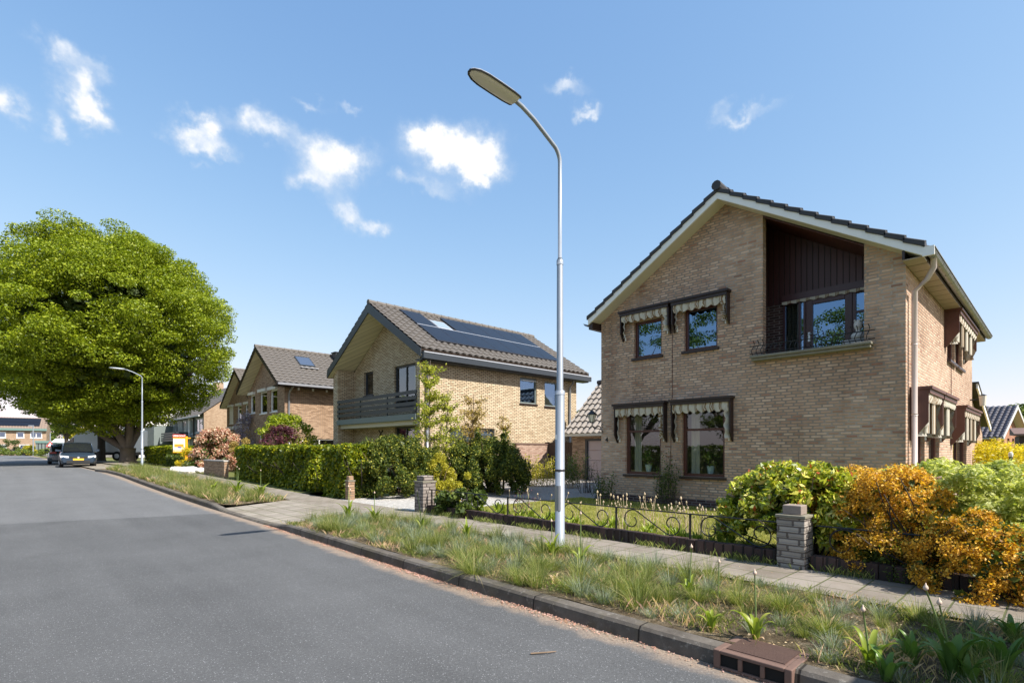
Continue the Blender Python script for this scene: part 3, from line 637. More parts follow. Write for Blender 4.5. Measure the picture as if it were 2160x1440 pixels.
# roof: fascia, soffit, tiles, gutters
for s_, (ya, yb) in enumerate(((4.72, 7.90), (4.72, 1.50))):
    za, zb = rl4(ya), rl4(yb); mb = MB()
    dz = .0 if s_ == 0 else .0
    mb.hexa([(10.10, ya, za - .145), (10.13, ya, za - .145), (10.13, yb, zb - .135), (10.10, yb, zb - .135), (10.10, ya, za), (10.13, ya, za), (10.13, yb, zb), (10.10, yb, zb)]); mb.build('fascia', 'white', H4)
    mb = MB(); mb.hexa([(10.131, ya, za - .15), (10.449, ya, za - .15), (10.449, yb, zb - .14), (10.131, yb, zb - .14), (10.131, ya, za - .12), (10.449, ya, za - .12), (10.449, yb, zb - .11), (10.131, yb, zb - .11)]); mb.build('soffit', 'soffit', H4)
    slab(H4, 'roof_deck', (10.13, ya, za), (19.35, ya, za), (10.13, yb, zb), (19.35, yb, zb), .1, 'darkwood')
    tiled(H4, 'roof_tiles', (10.12, ya, za + .05), (19.35, ya, za + .05), (10.12, yb, zb + .05), (19.35, yb, zb + .05), 13, .3, 'tile_dark')
    mb = MB()
    for i in range(13):
        t0, t1 = i / 13, (i + 1.12) / 13; y0, y1 = ya + (yb - ya) * t0, ya + (yb - ya) * t1; z0, z1 = za + (zb - za) * t0, za + (zb - za) * t1
        lo, hi = .008, .055
        mb.hexa([(10.075, y0, z0 + lo - .03), (10.24, y0, z0 + lo - .03), (10.24, y1, z1 + lo), (10.075, y1, z1 + lo), (10.075, y0, z0 + hi), (10.24, y0, z0 + hi), (10.24, y1, z1 + hi + .042), (10.075, y1, z1 + hi + .042)])
    mb.build('verge_tiles', 'tile_dark', H4, bevel=.006)
ridge(H4, (10.05, 4.72, 6.46), (19.4, 4.72, 6.46), .085, 'tile_dark')
# eaves with square soffit panels, gutters
mb = MB()
for i in range(23):
    x = 10.15 + .4 * i; mb.box(x, x + .37, 1.505, 1.76, 4.245, 4.26)
mb.build('eaves_soffit', 'soffitdark', H4)
for q in ((1.5, 1.52, 4.262, 4.38), (1.73, 1.765, 4.262, 4.4), (7.79, 7.9, 4.17, 4.33)): mb = MB(); mb.box(10.13, 19.35, *q); mb.build('eaves_board', 'dkbrown', H4)
def gutter(parent, x0, x1, y, z, s_=-1, material='zinc', r=.07):
    mb = MB(); rows = []
    for k in range(9):
        a = math.pi * k / 8; rows.append([(x, y + s_ * (r - r * math.cos(a)), z - r * math.sin(a)) for x in (x0, x1)])
    mb.grid(rows); mb.grid([[(x, y + s_ * 2 * r, z) for x in (x0, x1)], [(x, y + s_ * (2 * r + .012), z + .004) for x in (x0, x1)], [(x, y + s_ * (2 * r + .012), z - .012) for x in (x0, x1)]])
    k = x0 + .3
    while k < x1: mb.box(k, k + .02, y + min(0, s_ * 2 * r), y + max(0, s_ * 2 * r), z - r - .012, z + .004) if False else mb.tube([(k, y, z), (k, y + s_ * .3 * r, z - r * .75), (k, y + s_ * r, z - r * 1.05), (k, y + s_ * 1.7 * r, z - r * .75), (k, y + s_ * 2.05 * r, z)], .008, 5); k += .65
    return mb.build('gutter', material, parent, smooth=False)
gutter(H4, 10.12, 19.3, 1.5, 4.36); gutter(H4, 10.12, 19.3, 7.9, 4.33, 1)
mb = MB(); mb.box(10.095, 10.13, 1.36, 1.505, 4.235, 4.375); mb.build('fascia_end', 'white', H4)
pipe(H4, [(10.55, 1.43, 4.30), (10.55, 1.43, 4.16), (10.62, 1.52, 4.02), (10.66, 1.69, 3.86), (10.66, 1.69, .1)], .042, 'pinkpipe')
mb = MB(); mb.tube([(10.445, 5.88, 2.40), (10.445, 5.88, 3.9)], .006, 5); mb.tube([(10.445, 5.92, .95), (10.445, 5.90, 2.40)], .006, 5); mb.tube([(15.3, 1.765, 2.3), (15.3, 1.765, 4.1)], .008, 5); mb.build('cable', 'rustpanel', H4)
def text_mesh(name, s, size, material, parent, mw, thick=.004):
    cu = bpy.data.curves.new(name, 'FONT'); cu.body = s; cu.size = size; cu.extrude = thick; cu.align_x = 'CENTER'; cu.align_y = 'CENTER'; cu.offset = size * .02
    t = bpy.data.objects.new(name, cu); C.objects.link(t); bpy.context.view_layer.update()
    me = bpy.data.meshes.new_from_object(t.evaluated_get(bpy.context.evaluated_depsgraph_get())); bpy.data.objects.remove(t)
    me.transform(mw); me.materials.clear(); me.materials.append(M[material]); me.name = name
    o = bpy.data.objects.new(name, me); C.objects.link(o); o.parent = parent; return o
def facing_x(x, y, z, org):     # text readable by someone looking along +X
    return Matrix.Translation(Vector((x, y, z)) - org) @ Matrix(((0, 0, -1, 0), (-1, 0, 0, 0), (0, 1, 0, 0), (0, 0, 0, 1)))
text_mesh('house_number', '4', .15, 'iron', H4, facing_x(10.438, 7.60, 1.535, WP[H4.name]), .008)
# lantern on the front corner
L = thing('wall_lantern', (10.45, 7.7, 1.75), 'black wrought iron lantern on a curled bracket at the front corner of the house', 'lantern')
cx, cy = 10.02, 7.72
mb = MB(); mb.tube([(10.44, cy, 1.70), (10.40, cy, 1.78), (10.28, cy, 1.80), (10.12, cy, 1.80), (10.03, cy, 1.86), (cx, cy, 1.93)], .011, 6)
mb.tube([(10.43 - .05 * math.cos(t) * (1 - t / 9), cy, 1.87 + .05 * math.sin(t) * (1 - t / 9)) for t in [k * .5 for k in range(14)]], .008, 5); mb.build('bracket', 'iron', L, smooth=True)
mb = MB()
for k in range(6):
    a = k * math.pi / 3; mb.tube([(cx + .05 * math.cos(a), cy + .05 * math.sin(a), 1.95), (cx + .105 * math.cos(a), cy + .105 * math.sin(a), 2.12)], .006, 4)
mb.lathe((cx, cy, 0), [(.05, 1.93), (.055, 1.95)], 6); mb.lathe((cx, cy, 0), [(.125, 2.12), (.12, 2.135), (.05, 2.2), (.012, 2.225), (.012, 2.25)], 6); mb.build('lantern_frame', 'iron', L)
mb = MB(); mb.lathe((cx, cy, 0), [(.047, 1.95), (.1, 2.118)], 6); mb.build('lantern_glass', 'lens', L)
L = thing('wall_lantern', (18.6, 1.77, 2.6), 'small glass and metal lamp on the side wall above the last awning', 'lantern')
mb = MB(); mb.tube([(18.6, 1.76, 2.62), (18.6, 1.5, 2.62)], .02, 6); mb.lathe((18.6, 1.5, 0), [(.09, 2.72), (.02, 2.76)], 10); mb.build('bracket', 'iron', L)
mb = MB(); mb.lathe((18.6, 1.5, 0), [(.06, 2.45), (.085, 2.71)], 10); mb.build('lantern_glass', 'lens', L)
# plaster bust on a block behind the railing
L = thing('plaster_bust', (10.8, 2.5, 3.085), 'white plaster bust with curly hair on a stone block behind the balcony railing', 'statue')
mb = MB(); mb.box(10.68, 10.92, 2.28, 2.72, 3.05, 3.22); mb.build('block', 'concrete', L, bevel=.01)
mb = MB(); mb.lathe((10.78, 2.5, 0), [(.05, 3.22), (.10, 3.24), (.115, 3.29), (.09, 3.33), (.04, 3.36), (.038, 3.39), (.055, 3.41), (.068, 3.45), (.07, 3.49), (.055, 3.53), (.03, 3.56), (.01, 3.575)], 14)
for k in range(16):
    a = k * 2.4; z = 3.44 + .008 * k; mb.lathe((10.78 + .055 * math.cos(a), 2.5 + .055 * math.sin(a), z), [(.004, -.018), (.02, 0), (.004, .018)], 6)
mb.tube([(10.72, 2.50, 3.45), (10.695, 2.50, 3.44), (10.715, 2.50, 3.43)], [.006, .011, .008], 6); mb.build('bust', 'statue', L, smooth=True)
# pots inside the ground floor windows
def leaves_mesh(name, material, parent, pts, size, aspect=.5, dirs=None, up=.4, rng=None, loc=None, fold=0):
    """many small leaf faces; pts (N,3) world positions; dirs (N,3) preferred normal"""
    rng = rng or np.random.default_rng(1); P = np.asarray(pts, float); N = len(P); org = WP[parent.name] if parent else Vector(loc or (0, 0, 0))
    nrm = rng.normal(size=(N, 3)); nrm /= np.linalg.norm(nrm, axis=1)[:, None]
    if dirs is not None: nrm = nrm + np.asarray(dirs)
    nrm[:, 2] += up; nrm /= np.linalg.norm(nrm, axis=1)[:, None]
    t = rng.normal(size=(N, 3)); t -= (t * nrm).sum(1)[:, None] * nrm; t /= np.linalg.norm(t, axis=1)[:, None]; b = np.cross(nrm, t)
    s = size * (.5 + 1.1 * rng.uniform(0, 1, N) ** 1.4)[:, None]; P = P - np.array(org)
    V = np.stack([P - t * s * .5, P + b * s * aspect * .5 + t * s * .05, P + t * s * .5 + nrm * s * fold, P - b * s * aspect * .5 + t * s * .05], 1).reshape(-1, 3)
    me = bpy.data.meshes.new(name); me.vertices.add(4 * N); me.vertices.foreach_set('co', V.ravel().astype(np.float32))
    me.loops.add(4 * N); me.loops.foreach_set('vertex_index', np.arange(4 * N, dtype=np.int32))
    me.polygons.add(N); me.polygons.foreach_set('loop_start', np.arange(0, 4 * N, 4, dtype=np.int32)); me.polygons.foreach_set('loop_total', np.full(N, 4, dtype=np.int32))
    me.update(calc_edges=True); me.materials.append(M[material]); o = bpy.data.objects.new(name, me); C.objects.link(o)
    if parent: o.parent = parent; WP[o.name] = org
    else: o.location = org
    return o
def clumps(rng, centers, radii, n, flat=.6, shell=.6):
    """points in blobs round the centres; returns positions and outward directions"""
    centers = np.asarray(centers, float); radii = np.asarray(radii, float); i = rng.choice(len(centers), n, p=radii ** 2 / (radii ** 2).sum())
    d = rng.normal(size=(n, 3)); d /= np.linalg.norm(d, axis=1)[:, None]; r = rng.uniform(shell, 1, n) ** .7
    off = d * r[:, None] * radii[i][:, None]; off[:, 2] *= flat; return centers[i] + off, d
for i, (y, lb) in enumerate(((6.63, 'pale pot with a small green plant inside the left ground floor window'), (5.15, 'pale pot with upright leaves inside the right ground floor window'))):
    L = thing('potted_plant', (10.72, y, .78), lb, 'potted plant'); mb = MB(); mb.lathe((10.72, y, 0), [(.055, .80), (.08, .95), (.086, .96), (.076, .96), (.07, .93)], 14); mb.build('pot', 'pot', L, smooth=False)
    rng = np.random.default_rng(40 + i); P, d = clumps(rng, [(10.72, y, 1.1), (10.7, y + .05, 1.18)], [.16, .12], 130, 1.3, .1); leaves_mesh('foliage', 'midleaf', L, P, .07, .35, rng=rng)
mb = MB(); mb.box(10.6, 10.85, 4.73, 7.2, .68, .775); mb.build('window_shelf', 'white', H4)

# ================================================================== house with yellow brick and solar panels
def rl3(y): return 7.0 - .628 * abs(y - 18.82)
H3 = thing('brick_house', (10.5, 18.8, .15), 'yellow brick house with anthracite roof edges, recessed balcony and black solar panels on its roof', 'house')
W3 = WallF('x', 11.3); mb = MB()
wall(mb, W3, 15.75, 21.85, -.1, lambda u: rl3(u) - .32, [(20.25, 21.02, 3.62, 4.61), (17.05, 18.56, 2.95, 4.60), (17.1, 18.52, .25, 2.2)], brk=(18.82,))
W3f = WallF('x', 10.5)
mb.box(10.5, 11.3, 21.85, 22.28, -.1, 4.72); mb.quad((10.5, 15.57, -.1), (10.5, 15.75, -.1), (10.5, 15.75, 4.62), (10.5, 15.57, 4.62)); mb.quad((10.5, 15.75, -.1), (11.3, 15.75, -.1), (11.3, 15.75, 4.75), (10.5, 15.75, 4.66))
W3s = WallF('y', 15.57); h3s = [(15.4, 16.4, 3.22, 4.29), (16.9, 17.75, 3.18, 4.25), (11.8, 14.0, .95, 2.12)]
wall(mb, W3s, 10.5, 19.05, -.1, lambda u: 4.62, h3s)
mb.quad((10.5, 22.28, -.1), (19.05, 22.28, -.1), (19.05, 22.28, 4.6), (10.5, 22.28, 4.6)); mb.add([(19.05, 15.57, -.1), (19.05, 22.28, -.1), (19.05, 22.28, 4.6), (19.05, 18.82, 6.8), (19.05, 15.57, 4.6)], [(0, 1, 2, 3, 4)])
mb.build('wall', 'brick3', H3)
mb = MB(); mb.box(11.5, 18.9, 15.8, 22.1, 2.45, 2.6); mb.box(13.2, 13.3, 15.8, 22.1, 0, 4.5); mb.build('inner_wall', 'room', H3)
window(H3, W3, 20.25, 21.02, 3.62, 4.61, 'anthracite', .08, .06, glass='glass', sill='anthracite')
window(H3, W3, 17.05, 18.56, 2.95, 4.60, 'anthracite', .08, .07, mull=(17.8,), glass='glass', sill=None, curtain=[(17.2, 17.5, 'curtain')])
window(H3, W3, 17.1, 18.52, .25, 2.2, 'anthracite', .08, .07, mull=(17.8,), glass='glass', sill=None)
window(H3, W3s, 15.4, 16.4, 3.22, 4.29, 'greypanel', .05, .06, glass='glassblue', sill='dkbrown')
mb = MB(); mb.box(15.5, 16.3, 15.57, 15.64, 4.17, 4.2); mb.tube([(16.3, 15.60, 4.2), (16.33, 15.45, 4.15)], .02, 4); mb.build('roller_blind', 'white', H3)
window(H3, W3s, 16.9, 17.75, 3.18, 4.25, 'greypanel', .05, .06, glass='glassblue', sill='dkbrown', curtain=[(16.95, 17.7, 'curtain')])
wn = window(H3, W3s, 11.8, 14.0, .95, 2.12, 'anthracite', .05, .06, mull=(12.9,), glass='glassblue', sill='anthracite')
mb = MB()
for k in range(24):
    for a, b_ in ((11.87, 12.86), (12.95, 13.93)): mb.box(a, b_, 15.69, 15.71, 1.0 + .045 * k, 1.025 + .045 * k)
mb.build('blind', 'white', wn)
# balcony
mb = MB(); mb.box(10.44, 11.3, 15.76, 21.85, 2.36, 2.57); mb.build('balcony_slab', 'greypanel', H3); mb = MB(); mb.box(10.62, 11.3, 15.76, 21.85, 2.2, 2.36); mb.build('balcony_beam', 'soffit', H3)
mb = MB()
for k in range(4): z = 2.68 + .2 * k; mb.box(10.47, 10.50, 15.76, 21.86, z, z + .125)
for y in (15.85, 17.75, 19.85, 21.75): mb.box(10.501, 10.54, y, y + .05, 2.57, 3.42)
mb.build('balcony_railing', 'anthracite', H3)
mb = MB()
for dy, dz in ((0, 0), (.14, .1), (-.14, .1), (.14, -.1), (-.14, -.1), (0, .0), (.07, .05), (-.07, -.05), (.07, -.05), (-.07, .05)): mb.box(11.285, 11.3, 19.6 + dy - .04, 19.6 + dy + .04, 1.95 + dz * 1.3 - .03, 1.95 + dz * 1.3 + .03)
mb.build('wall_vent', 'blackfill', H3)
# roof
for ya, yb in ((18.82, 22.45), (18.82, 15.22)):
    za, zb = rl3(ya), rl3(yb)
    MB().hexa([(10.28, ya, za - .36), (10.32, ya, za - .36), (10.32, yb, zb - .27), (10.28, yb, zb - .27), (10.28, ya, za + .02), (10.32, ya, za + .02), (10.32, yb, zb + .02), (10.28, yb, zb + .02)]).build('fascia', 'anthracite', H3)
    MB().hexa([(19.5, ya, za - .3), (19.54, ya, za - .3), (19.54, yb, zb - .25), (19.5, yb, zb - .25), (19.5, ya, za + .02), (19.54, ya, za + .02), (19.54, yb, zb + .02), (19.5, yb, zb + .02)]).build('fascia', 'anthracite', H3)
    s_ = MB(); s_.hexa([(10.32, ya, za - .31), (11.32, ya, za - .31), (11.32, yb, zb - .26), (10.32, yb, zb - .26), (10.32, ya, za - .27), (11.32, ya, za - .27), (11.32, yb, zb - .22), (10.32, yb, zb - .22)]); s_.build('soffit', 'cream', H3)
    slab(H3, 'roof_deck', (10.32, ya, za), (19.5, ya, za), (10.32, yb, zb), (19.5, yb, zb), .12, 'darkwood')
    tiled(H3, 'roof_tiles', (10.3, ya, za + .05), (19.52, ya, za + .05), (10.3, yb, zb + .05), (19.52, yb, zb + .05), 13, .3, 'tile_grey')
ridge(H3, (10.28, 18.82, 7.06), (19.56, 18.82, 7.06), .09, 'tile_grey')
mb = MB(); mb.box(10.33, 19.54, 15.08, 15.22, 4.42, 4.66); mb.build('box_gutter', 'anthracite', H3); mb = MB(); mb.box(10.33, 19.5, 15.22, 15.56, 4.38, 4.42); mb.build('eaves_board', 'anthracite', H3); mb = MB(); mb.box(10.33, 19.54, 22.45, 22.58, 4.45, 4.66); mb.build('box_gutter', 'anthracite', H3)
mb = MB(); mb.box(10.34, 19.54, 15.065, 15.079, 4.62, 4.655); mb.build('gutter_trim', 'alu', H3)
pipe(H3, [(10.75, 15.49, 4.38), (10.75, 15.49, .1)], .05, 'zinc'); pipe(H3, [(18.55, 15.3, 4.42), (18.55, 15.35, 4.3), (18.5, 15.49, 4.1), (18.5, 15.49, .1)], .045, 'zinc')
def on_slope(rl, x, y, h): # point above the roof slope
    return (x, y, rl(y) + h)
def panel(parent, x0, x1, y0, y1, rl, name='solar_panel', mats=('solarframe', 'solar'), h=.14, sub='cells', b=.02):
    mb = MB(); P = lambda x, y, k: (x, y, rl(y) + k)
    mb.hexa([P(x0, y0, h - .035), P(x1, y0, h - .035), P(x1, y1, h - .035), P(x0, y1, h - .035), P(x0, y0, h), P(x1, y0, h), P(x1, y1, h), P(x0, y1, h)])
    o = mb.build(name, mats[0], parent); MB().quad(P(x0 + b, y0 + b, h + .003), P(x1 - b, y0 + b, h + .003), P(x1 - b, y1 - b, h + .003), P(x0 + b, y1 - b, h + .003)).build(sub, mats[1], o); return o
for k in range(7):
    x = 11.5 + .985 * k
    panel(H3, x, x + .975, 15.93, 17.22, rl3)
    if k != 1: panel(H3, x, x + .975, 17.25, 18.5, rl3)
mb = MB(); mb.hexa([(11.5, 17.222, rl3(17.22) + .12), (18.37, 17.222, rl3(17.22) + .12), (18.37, 17.247, rl3(17.247) + .12), (11.5, 17.247, rl3(17.247) + .12), (11.5, 17.222, rl3(17.22) + .146), (18.37, 17.222, rl3(17.22) + .146), (18.37, 17.247, rl3(17.247) + .146), (11.5, 17.247, rl3(17.247) + .146)]); mb.build('panel_rail', 'alu', H3)
panel(H3, 12.56, 13.3, 17.32, 17.98, rl3, 'skylight', ('alu', 'skylight'), .13, 'pane', .06)
# reddish garden wall in front of its side wall
mb = MB(); mb.box(14.9, 18.9, 15.25, 15.45, 0, 1.52); gw = mb.build('garden_wall', 'brickshed', None, (16.9, 15.35, 0)); tag(gw, 'reddish brick garden wall with a thin coping beside the yellow brick house', 'garden wall')
mb = MB(); mb.box(14.85, 18.95, 15.22, 15.48, 1.52, 1.56); mb.build('coping', 'drain', gw)

# ================================================================== two brown brick houses further on
def gable_house(label, xw, xr, yr, zr_, half, slope, wy0, wy1, xb, brk_, wins, sidewins=(), tile='tile_grey', sky_=None, rollers=True):
    rl = lambda y: zr_ - slope * abs(y - yr)
    H = thing('brick_house', (xw, yr, zr(yr)), label, 'house'); Fx = WallF('x', xw); Fy = WallF('y', wy0); mb = MB()
    wall(mb, Fx, wy0, wy1, -.1, lambda u: rl(u) - .18, [w_[:4] for w_ in wins], brk=(yr,)); ze = min(rl(wy0) - .16, rl(wy1) - .16)
    wall(mb, Fy, xw, xb, -.1, lambda u: rl(wy0) - .16, [w_[:4] for w_ in sidewins])
    mb.quad((xw, wy1, -.1), (xb, wy1, -.1), (xb, wy1, rl(wy1) - .16), (xw, wy1, rl(wy1) - .16)); mb.add([(xb, wy0, -.1), (xb, wy1, -.1), (xb, wy1, ze), (xb, yr, zr_ - .2), (xb, wy0, ze)], [(0, 1, 2, 3, 4)])
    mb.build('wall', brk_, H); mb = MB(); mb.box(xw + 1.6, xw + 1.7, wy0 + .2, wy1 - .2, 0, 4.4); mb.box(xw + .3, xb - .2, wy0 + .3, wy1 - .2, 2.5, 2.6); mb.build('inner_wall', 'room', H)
    for w_ in wins:
        wn = window(H, Fx, *w_[:4], frame='white', rec=.05, fw=.07, glass='glass', sill='white', sd=.03)
        if len(w_) > 4 and w_[4]:
            r_ = MB(); Fx.box(r_, w_[0] - .06, w_[1] + .06, -.14, 0, w_[3] - .02, w_[3] + .14); r_.build('shutter_box', 'roller', wn)
            if w_[4] == 2: r_ = MB(); Fx.box(r_, w_[0], w_[1], .01, .04, w_[2], w_[3] - .02); r_.build('roller_shutter', 'roller', wn)
    for w_ in sidewins: window(H, Fy, *w_[:4], frame='white', rec=.05, fw=.06, glass='glass', sill='white', mull=((w_[0] + w_[1]) / 2,))
    for yb in (yr + half, yr - half):
        za, zb = zr_, rl(yb)
        MB().hexa([(xr - .03, yr, za - .2), (xr, yr, za - .2), (xr, yb, zb - .16), (xr - .03, yb, zb - .16), (xr - .03, yr, za + .02), (xr, yr, za + .02), (xr, yb, zb + .02), (xr - .03, yb, zb + .02)]).build('fascia', 'dkbrown', H)
        MB().hexa([(xr, yr, za - .17), (xw + .02, yr, za - .17), (xw + .02, yb, zb - .15), (xr, yb, zb - .15), (xr, yr, za - .14), (xw + .02, yr, za - .14), (xw + .02, yb, zb - .12), (xr, yb, zb - .12)]).build('soffit', 'cream', H)
        slab(H, 'roof_deck', (xr, yr, za), (xb + .3, yr, za), (xr, yb, zb), (xb + .3, yb, zb), .1, 'darkwood')
        tiled(H, 'roof_tiles', (xr - .03, yr, za + .04), (xb + .3, yr, za + .04), (xr - .03, yb, zb + .04), (xb + .3, yb, zb + .04), 13, .3, tile)
    ridge(H, (xr - .05, yr, zr_ + .06), (xb + .3, yr, zr_ + .06), .09, tile)
    ye = yr - half; mb = MB(); mb.box(xr, xb + .3, ye - .12, ye, rl(ye) - .1, rl(ye) + .01); mb.build('gutter', 'zinc', H)
    mb = MB(); mb.box(xr, xb + .3, ye, wy0, rl(ye) - .15, rl(ye) - .1); mb.build('eaves_soffit', 'dkbrown', H)
    return H, rl
H2, rl2 = gable_house('brown brick house with three narrow white windows, a skylight and white eaves lamps', 10.4, 9.8, 30.1, 6.8, 3.15, .69, 27.6, 33.2, 18, 'brick2',
    [(32.0, 32.8, 3.40, 4.45, 1), (30.1, 31.2, 3.30, 4.50, 1), (28.6, 29.6, 3.32, 4.5, 1), (29.9, 31.3, 1.0, 2.2)], [(11.3, 13.2, 1.45, 1.88)])
panel(H2, 11.6, 12.45, 28.6, 29.45, rl2, 'skylight', ('anthracite', 'skydark'), .12, 'pane', .05)
mb = MB(); mb.box(11.55, 12.5, 28.3, 28.6, rl2(28.45) + .05, rl2(28.45) + .08); mb.build('lead_flashing', 'alu', H2)
mb = MB(); mb.box(14.0, 14.5, 29.4, 29.9, 6.2, 6.95); mb.box(13.95, 14.55, 29.35, 29.95, 6.95, 7.0); mb.build('chimney', 'anthracite', H2)
for k in range(5):
    mb = MB(); mb.lathe((11.0 + .75 * k, 27.3, 0), [(.05, 4.36), (.05, 4.5)], 8); mb.build('eaves_lamp', 'white', H2)
pipe(H2, [(10.6, 26.95, 4.5), (10.6, 27.4, 4.3), (10.6, 27.54, 4.1), (10.6, 27.54, .2)], .05, 'zinc')
H2b, rl2b = gable_house('brown brick house with one closed roller shutter, behind and left of the skylight house', 12.0, 11.55, 39.7, 6.79, 3.35, .70, 36.5, 43.0, 18, 'brick2',
    [(41.5, 42.4, 3.2, 4.4, 2), (39.7, 40.6, 3.2, 4.4, 1), (38, 38.9, 3.2, 4.4, 1)])
mb = MB(); mb.box(14.6, 15.2, 40.6, 41.3, 5.6, 7.3); mb.build('chimney', 'brick2', H2b)
mb = MB()
for y in (39.6, 40.2, 40.8, 41.5, 42.2): mb.box(11.8, 12.0, y, y + .4, 2.75, 2.95)
mb.build('window_box', 'greytrim', H2b)
# ================================================================== house with ridge along the street
H1 = thing('brick_house', (14, 57.5, .4), 'tan brick end house with grey panelled front, balcony and a large solar panel field', 'house')
Y1, X1 = 57.45, 14.0; rx = 18.3; rz = 4.85 + .80 * (rx - X1)
mb = MB(); mb.add([(X1, Y1, 0), (22.6, Y1, 0), (22.6, Y1, 4.85), (rx, Y1, rz - .1), (X1, Y1, 4.85)], [(0, 1, 2, 3, 4)]); mb.add([(X1, 72, 0), (22.6, 72, 0), (22.6, 72, 4.85), (rx, 72, rz - .1), (X1, 72, 4.85)], [(0, 1, 2, 3, 4)])
mb.quad((22.6, Y1, 0), (22.6, 72, 0), (22.6, 72, 4.85), (22.6, Y1, 4.85)); mb.build('wall', 'brick1', H1)
W1 = WallF('x', X1); mb = MB(); hs = [(57.9, 60.6, 3.0, 4.4), (61.3, 62.2, 2.9, 4.4), (64.5, 66, 2.5, 4.4), (68, 69.5, 2.5, 4.4), (57.9, 60.6, .9, 1.9), (61.3, 62.2, .6, 1.9), (64.5, 66, .3, 2)]
wall(mb, W1, Y1, 72, 0, lambda u: 4.85, hs); mb.build('front_panel', 'greypanel', H1)
for h in hs: window(H1, W1, *h, frame='greytrim', rec=.05, fw=.1, mull=((h[0] + h[1]) / 2,), sill='greytrim')
mb = MB(); mb.box(13.95, 14.1, 62.7, 63.1, 0, 4.7); mb.build('white_pillar', 'white', H1); mb = MB(); mb.box(13.9, 14.0, 60.9, 61.15, 0, 4.7); mb.build('pillar', 'darkwood', H1)
mb = MB(); mb.box(12.8, 14, 63.4, 70, 2.2, 2.4)
for z in (2.45, 2.7, 2.95): mb.box(12.8, 12.85, 63.4, 70, z, z + .17); mb.box(12.8, 14, 63.4, 63.45, z, z + .17)
mb.build('balcony', 'anthracite', H1)
mb = MB(); mb.box(rx - 5, 22.6, Y1 + .3, 71.8, 2.5, 2.6); mb.build('inner_wall', 'room', H1)
tiled(H1, 'roof_tiles', (rx, Y1 - .1, rz), (rx, 72.1, rz), (X1 - .4, Y1 - .1, 4.6), (X1 - .4, 72.1, 4.6), 16, .35, 'tile_grey', seg=4)
tiled(H1, 'roof_tiles', (rx, Y1 - .1, rz), (rx, 72.1, rz), (23, Y1 - .1, 4.6), (23, 72.1, 4.6), 6, 1, 'tile_grey', seg=2)
mb = MB(); mb.box(X1 - .5, X1 - .38, Y1 - .1, 72, 4.5, 4.62); mb.build('gutter', 'greytrim', H1)
rlx = lambda x: 4.85 + .80 * (x - X1) - .2
mb = MB(); mb.hexa([(14.2, Y1 + .3, rlx(14.2) + .2), (17.6, Y1 + .3, rlx(17.6) + .2), (17.6, 63.8, rlx(17.6) + .2), (14.2, 63.8, rlx(14.2) + .2), (14.2, Y1 + .3, rlx(14.2) + .26), (17.6, Y1 + .3, rlx(17.6) + .26), (17.6, 63.8, rlx(17.6) + .26), (14.2, 63.8, rlx(14.2) + .26)]); mb.build('solar_panel', 'solar', H1)
mb = MB(); mb.box(18, 18.9, 69, 70, 7.2, 9.2); mb.build('chimney', 'brick1', H1)
mb = MB(); mb.box(12.2, 12.4, 70.4, 76, .3, 4.0); mb.add([(12.2, 70.4, 4.0), (14.0, 70.4, 4.6), (14, 70.6, 4.6), (12.2, 70.6, 4.0)], [(0, 1, 2, 3)]); mb.box(12.4, 14, 70.4, 70.6, .3, 4.0); mb.build('side_wing', 'greypanel', H1)
H0 = thing('white_house', (16, 84, .4), 'white rendered house with a dark roof edge, partly hidden behind the big tree', 'house')
mb = MB(); mb.prism([(12.5, 84, 0), (21.5, 84, 0), (21.5, 84, 5.6), (17, 84, 9.4), (12.5, 84, 5.6)], (0, 10, 0)); mb.build('wall', 'render', H0)
for sx_ in (-1, 1): slab(H0, 'roof', (17, 83.7, 9.55), (17, 94.5, 9.55), (17 + sx_ * 5, 83.7, 5.35), (17 + sx_ * 5, 94.5, 5.35), .2, 'tile_dark')
mb = MB(); mb.box(14.2, 15.6, 83.95, 84.03, 3, 4.4); mb.box(18.2, 19.8, 83.95, 84.03, 3, 4.4); mb.build('window', 'anthracite', H0)
# ================================================================== garage of number 4
GA = thing('garage', (16.5, 11, .1), 'low brick garage with steep pantiled roof and a pale panel door behind the driveway', 'garage')
Wg = WallF('x', 16.5); mb = MB(); wall(mb, Wg, 7.9, 13.7, -.3, lambda u: 1.95, [(10.4, 13.0, -.3, 1.68)], th=.1); mb.quad((16.5, 13.7, -.3), (21, 13.7, -.3), (21, 13.7, 1.9), (16.5, 13.7, 1.9)); mb.add([(16.5, 13.72, 1.9), (18.9, 13.72, 4.1), (21, 13.72, 1.9)], [(0, 1, 2)])
mb.build('wall', 'brick2', GA); mb = MB()
for k in range(5): Wg.box(mb, 10.46, 12.94, .06, .08, -.28 + .39 * k, .10 + .39 * k)
mb.build('door', 'garagedoor', GA, bevel=.01); mb = MB(); Wg.box(mb, 10.36, 10.46, -.01, .09, -.3, 1.72); Wg.box(mb, 12.94, 13.04, -.01, .09, -.3, 1.72); Wg.box(mb, 10.46, 12.94, -.01, .09, 1.64, 1.72); mb.build('door_frame', 'anthracite', GA)
tiled(GA, 'roof_tiles', (18.6, 7.9, 4.15), (18.6, 13.95, 4.15), (16.2, 7.9, 1.92), (16.2, 13.95, 1.92), 9, .27, 'tile_pale', amp=.035, lip=.05)
tiled(GA, 'roof_tiles', (18.6, 7.9, 4.15), (18.6, 13.95, 4.15), (21.2, 7.9, 1.9), (21.2, 13.95, 1.9), 9, .27, 'tile_pale', seg=4)
ridge(GA, (18.6, 7.9, 4.2), (18.6, 13.98, 4.2), .1, 'tile_dark'); mb = MB(); mb.box(16.2, 16.26, 7.9, 13.93, 1.83, 1.93); mb.box(16.26, 16.5, 7.9, 13.93, 1.83, 1.85); mb.build('fascia', 'soffit', GA)
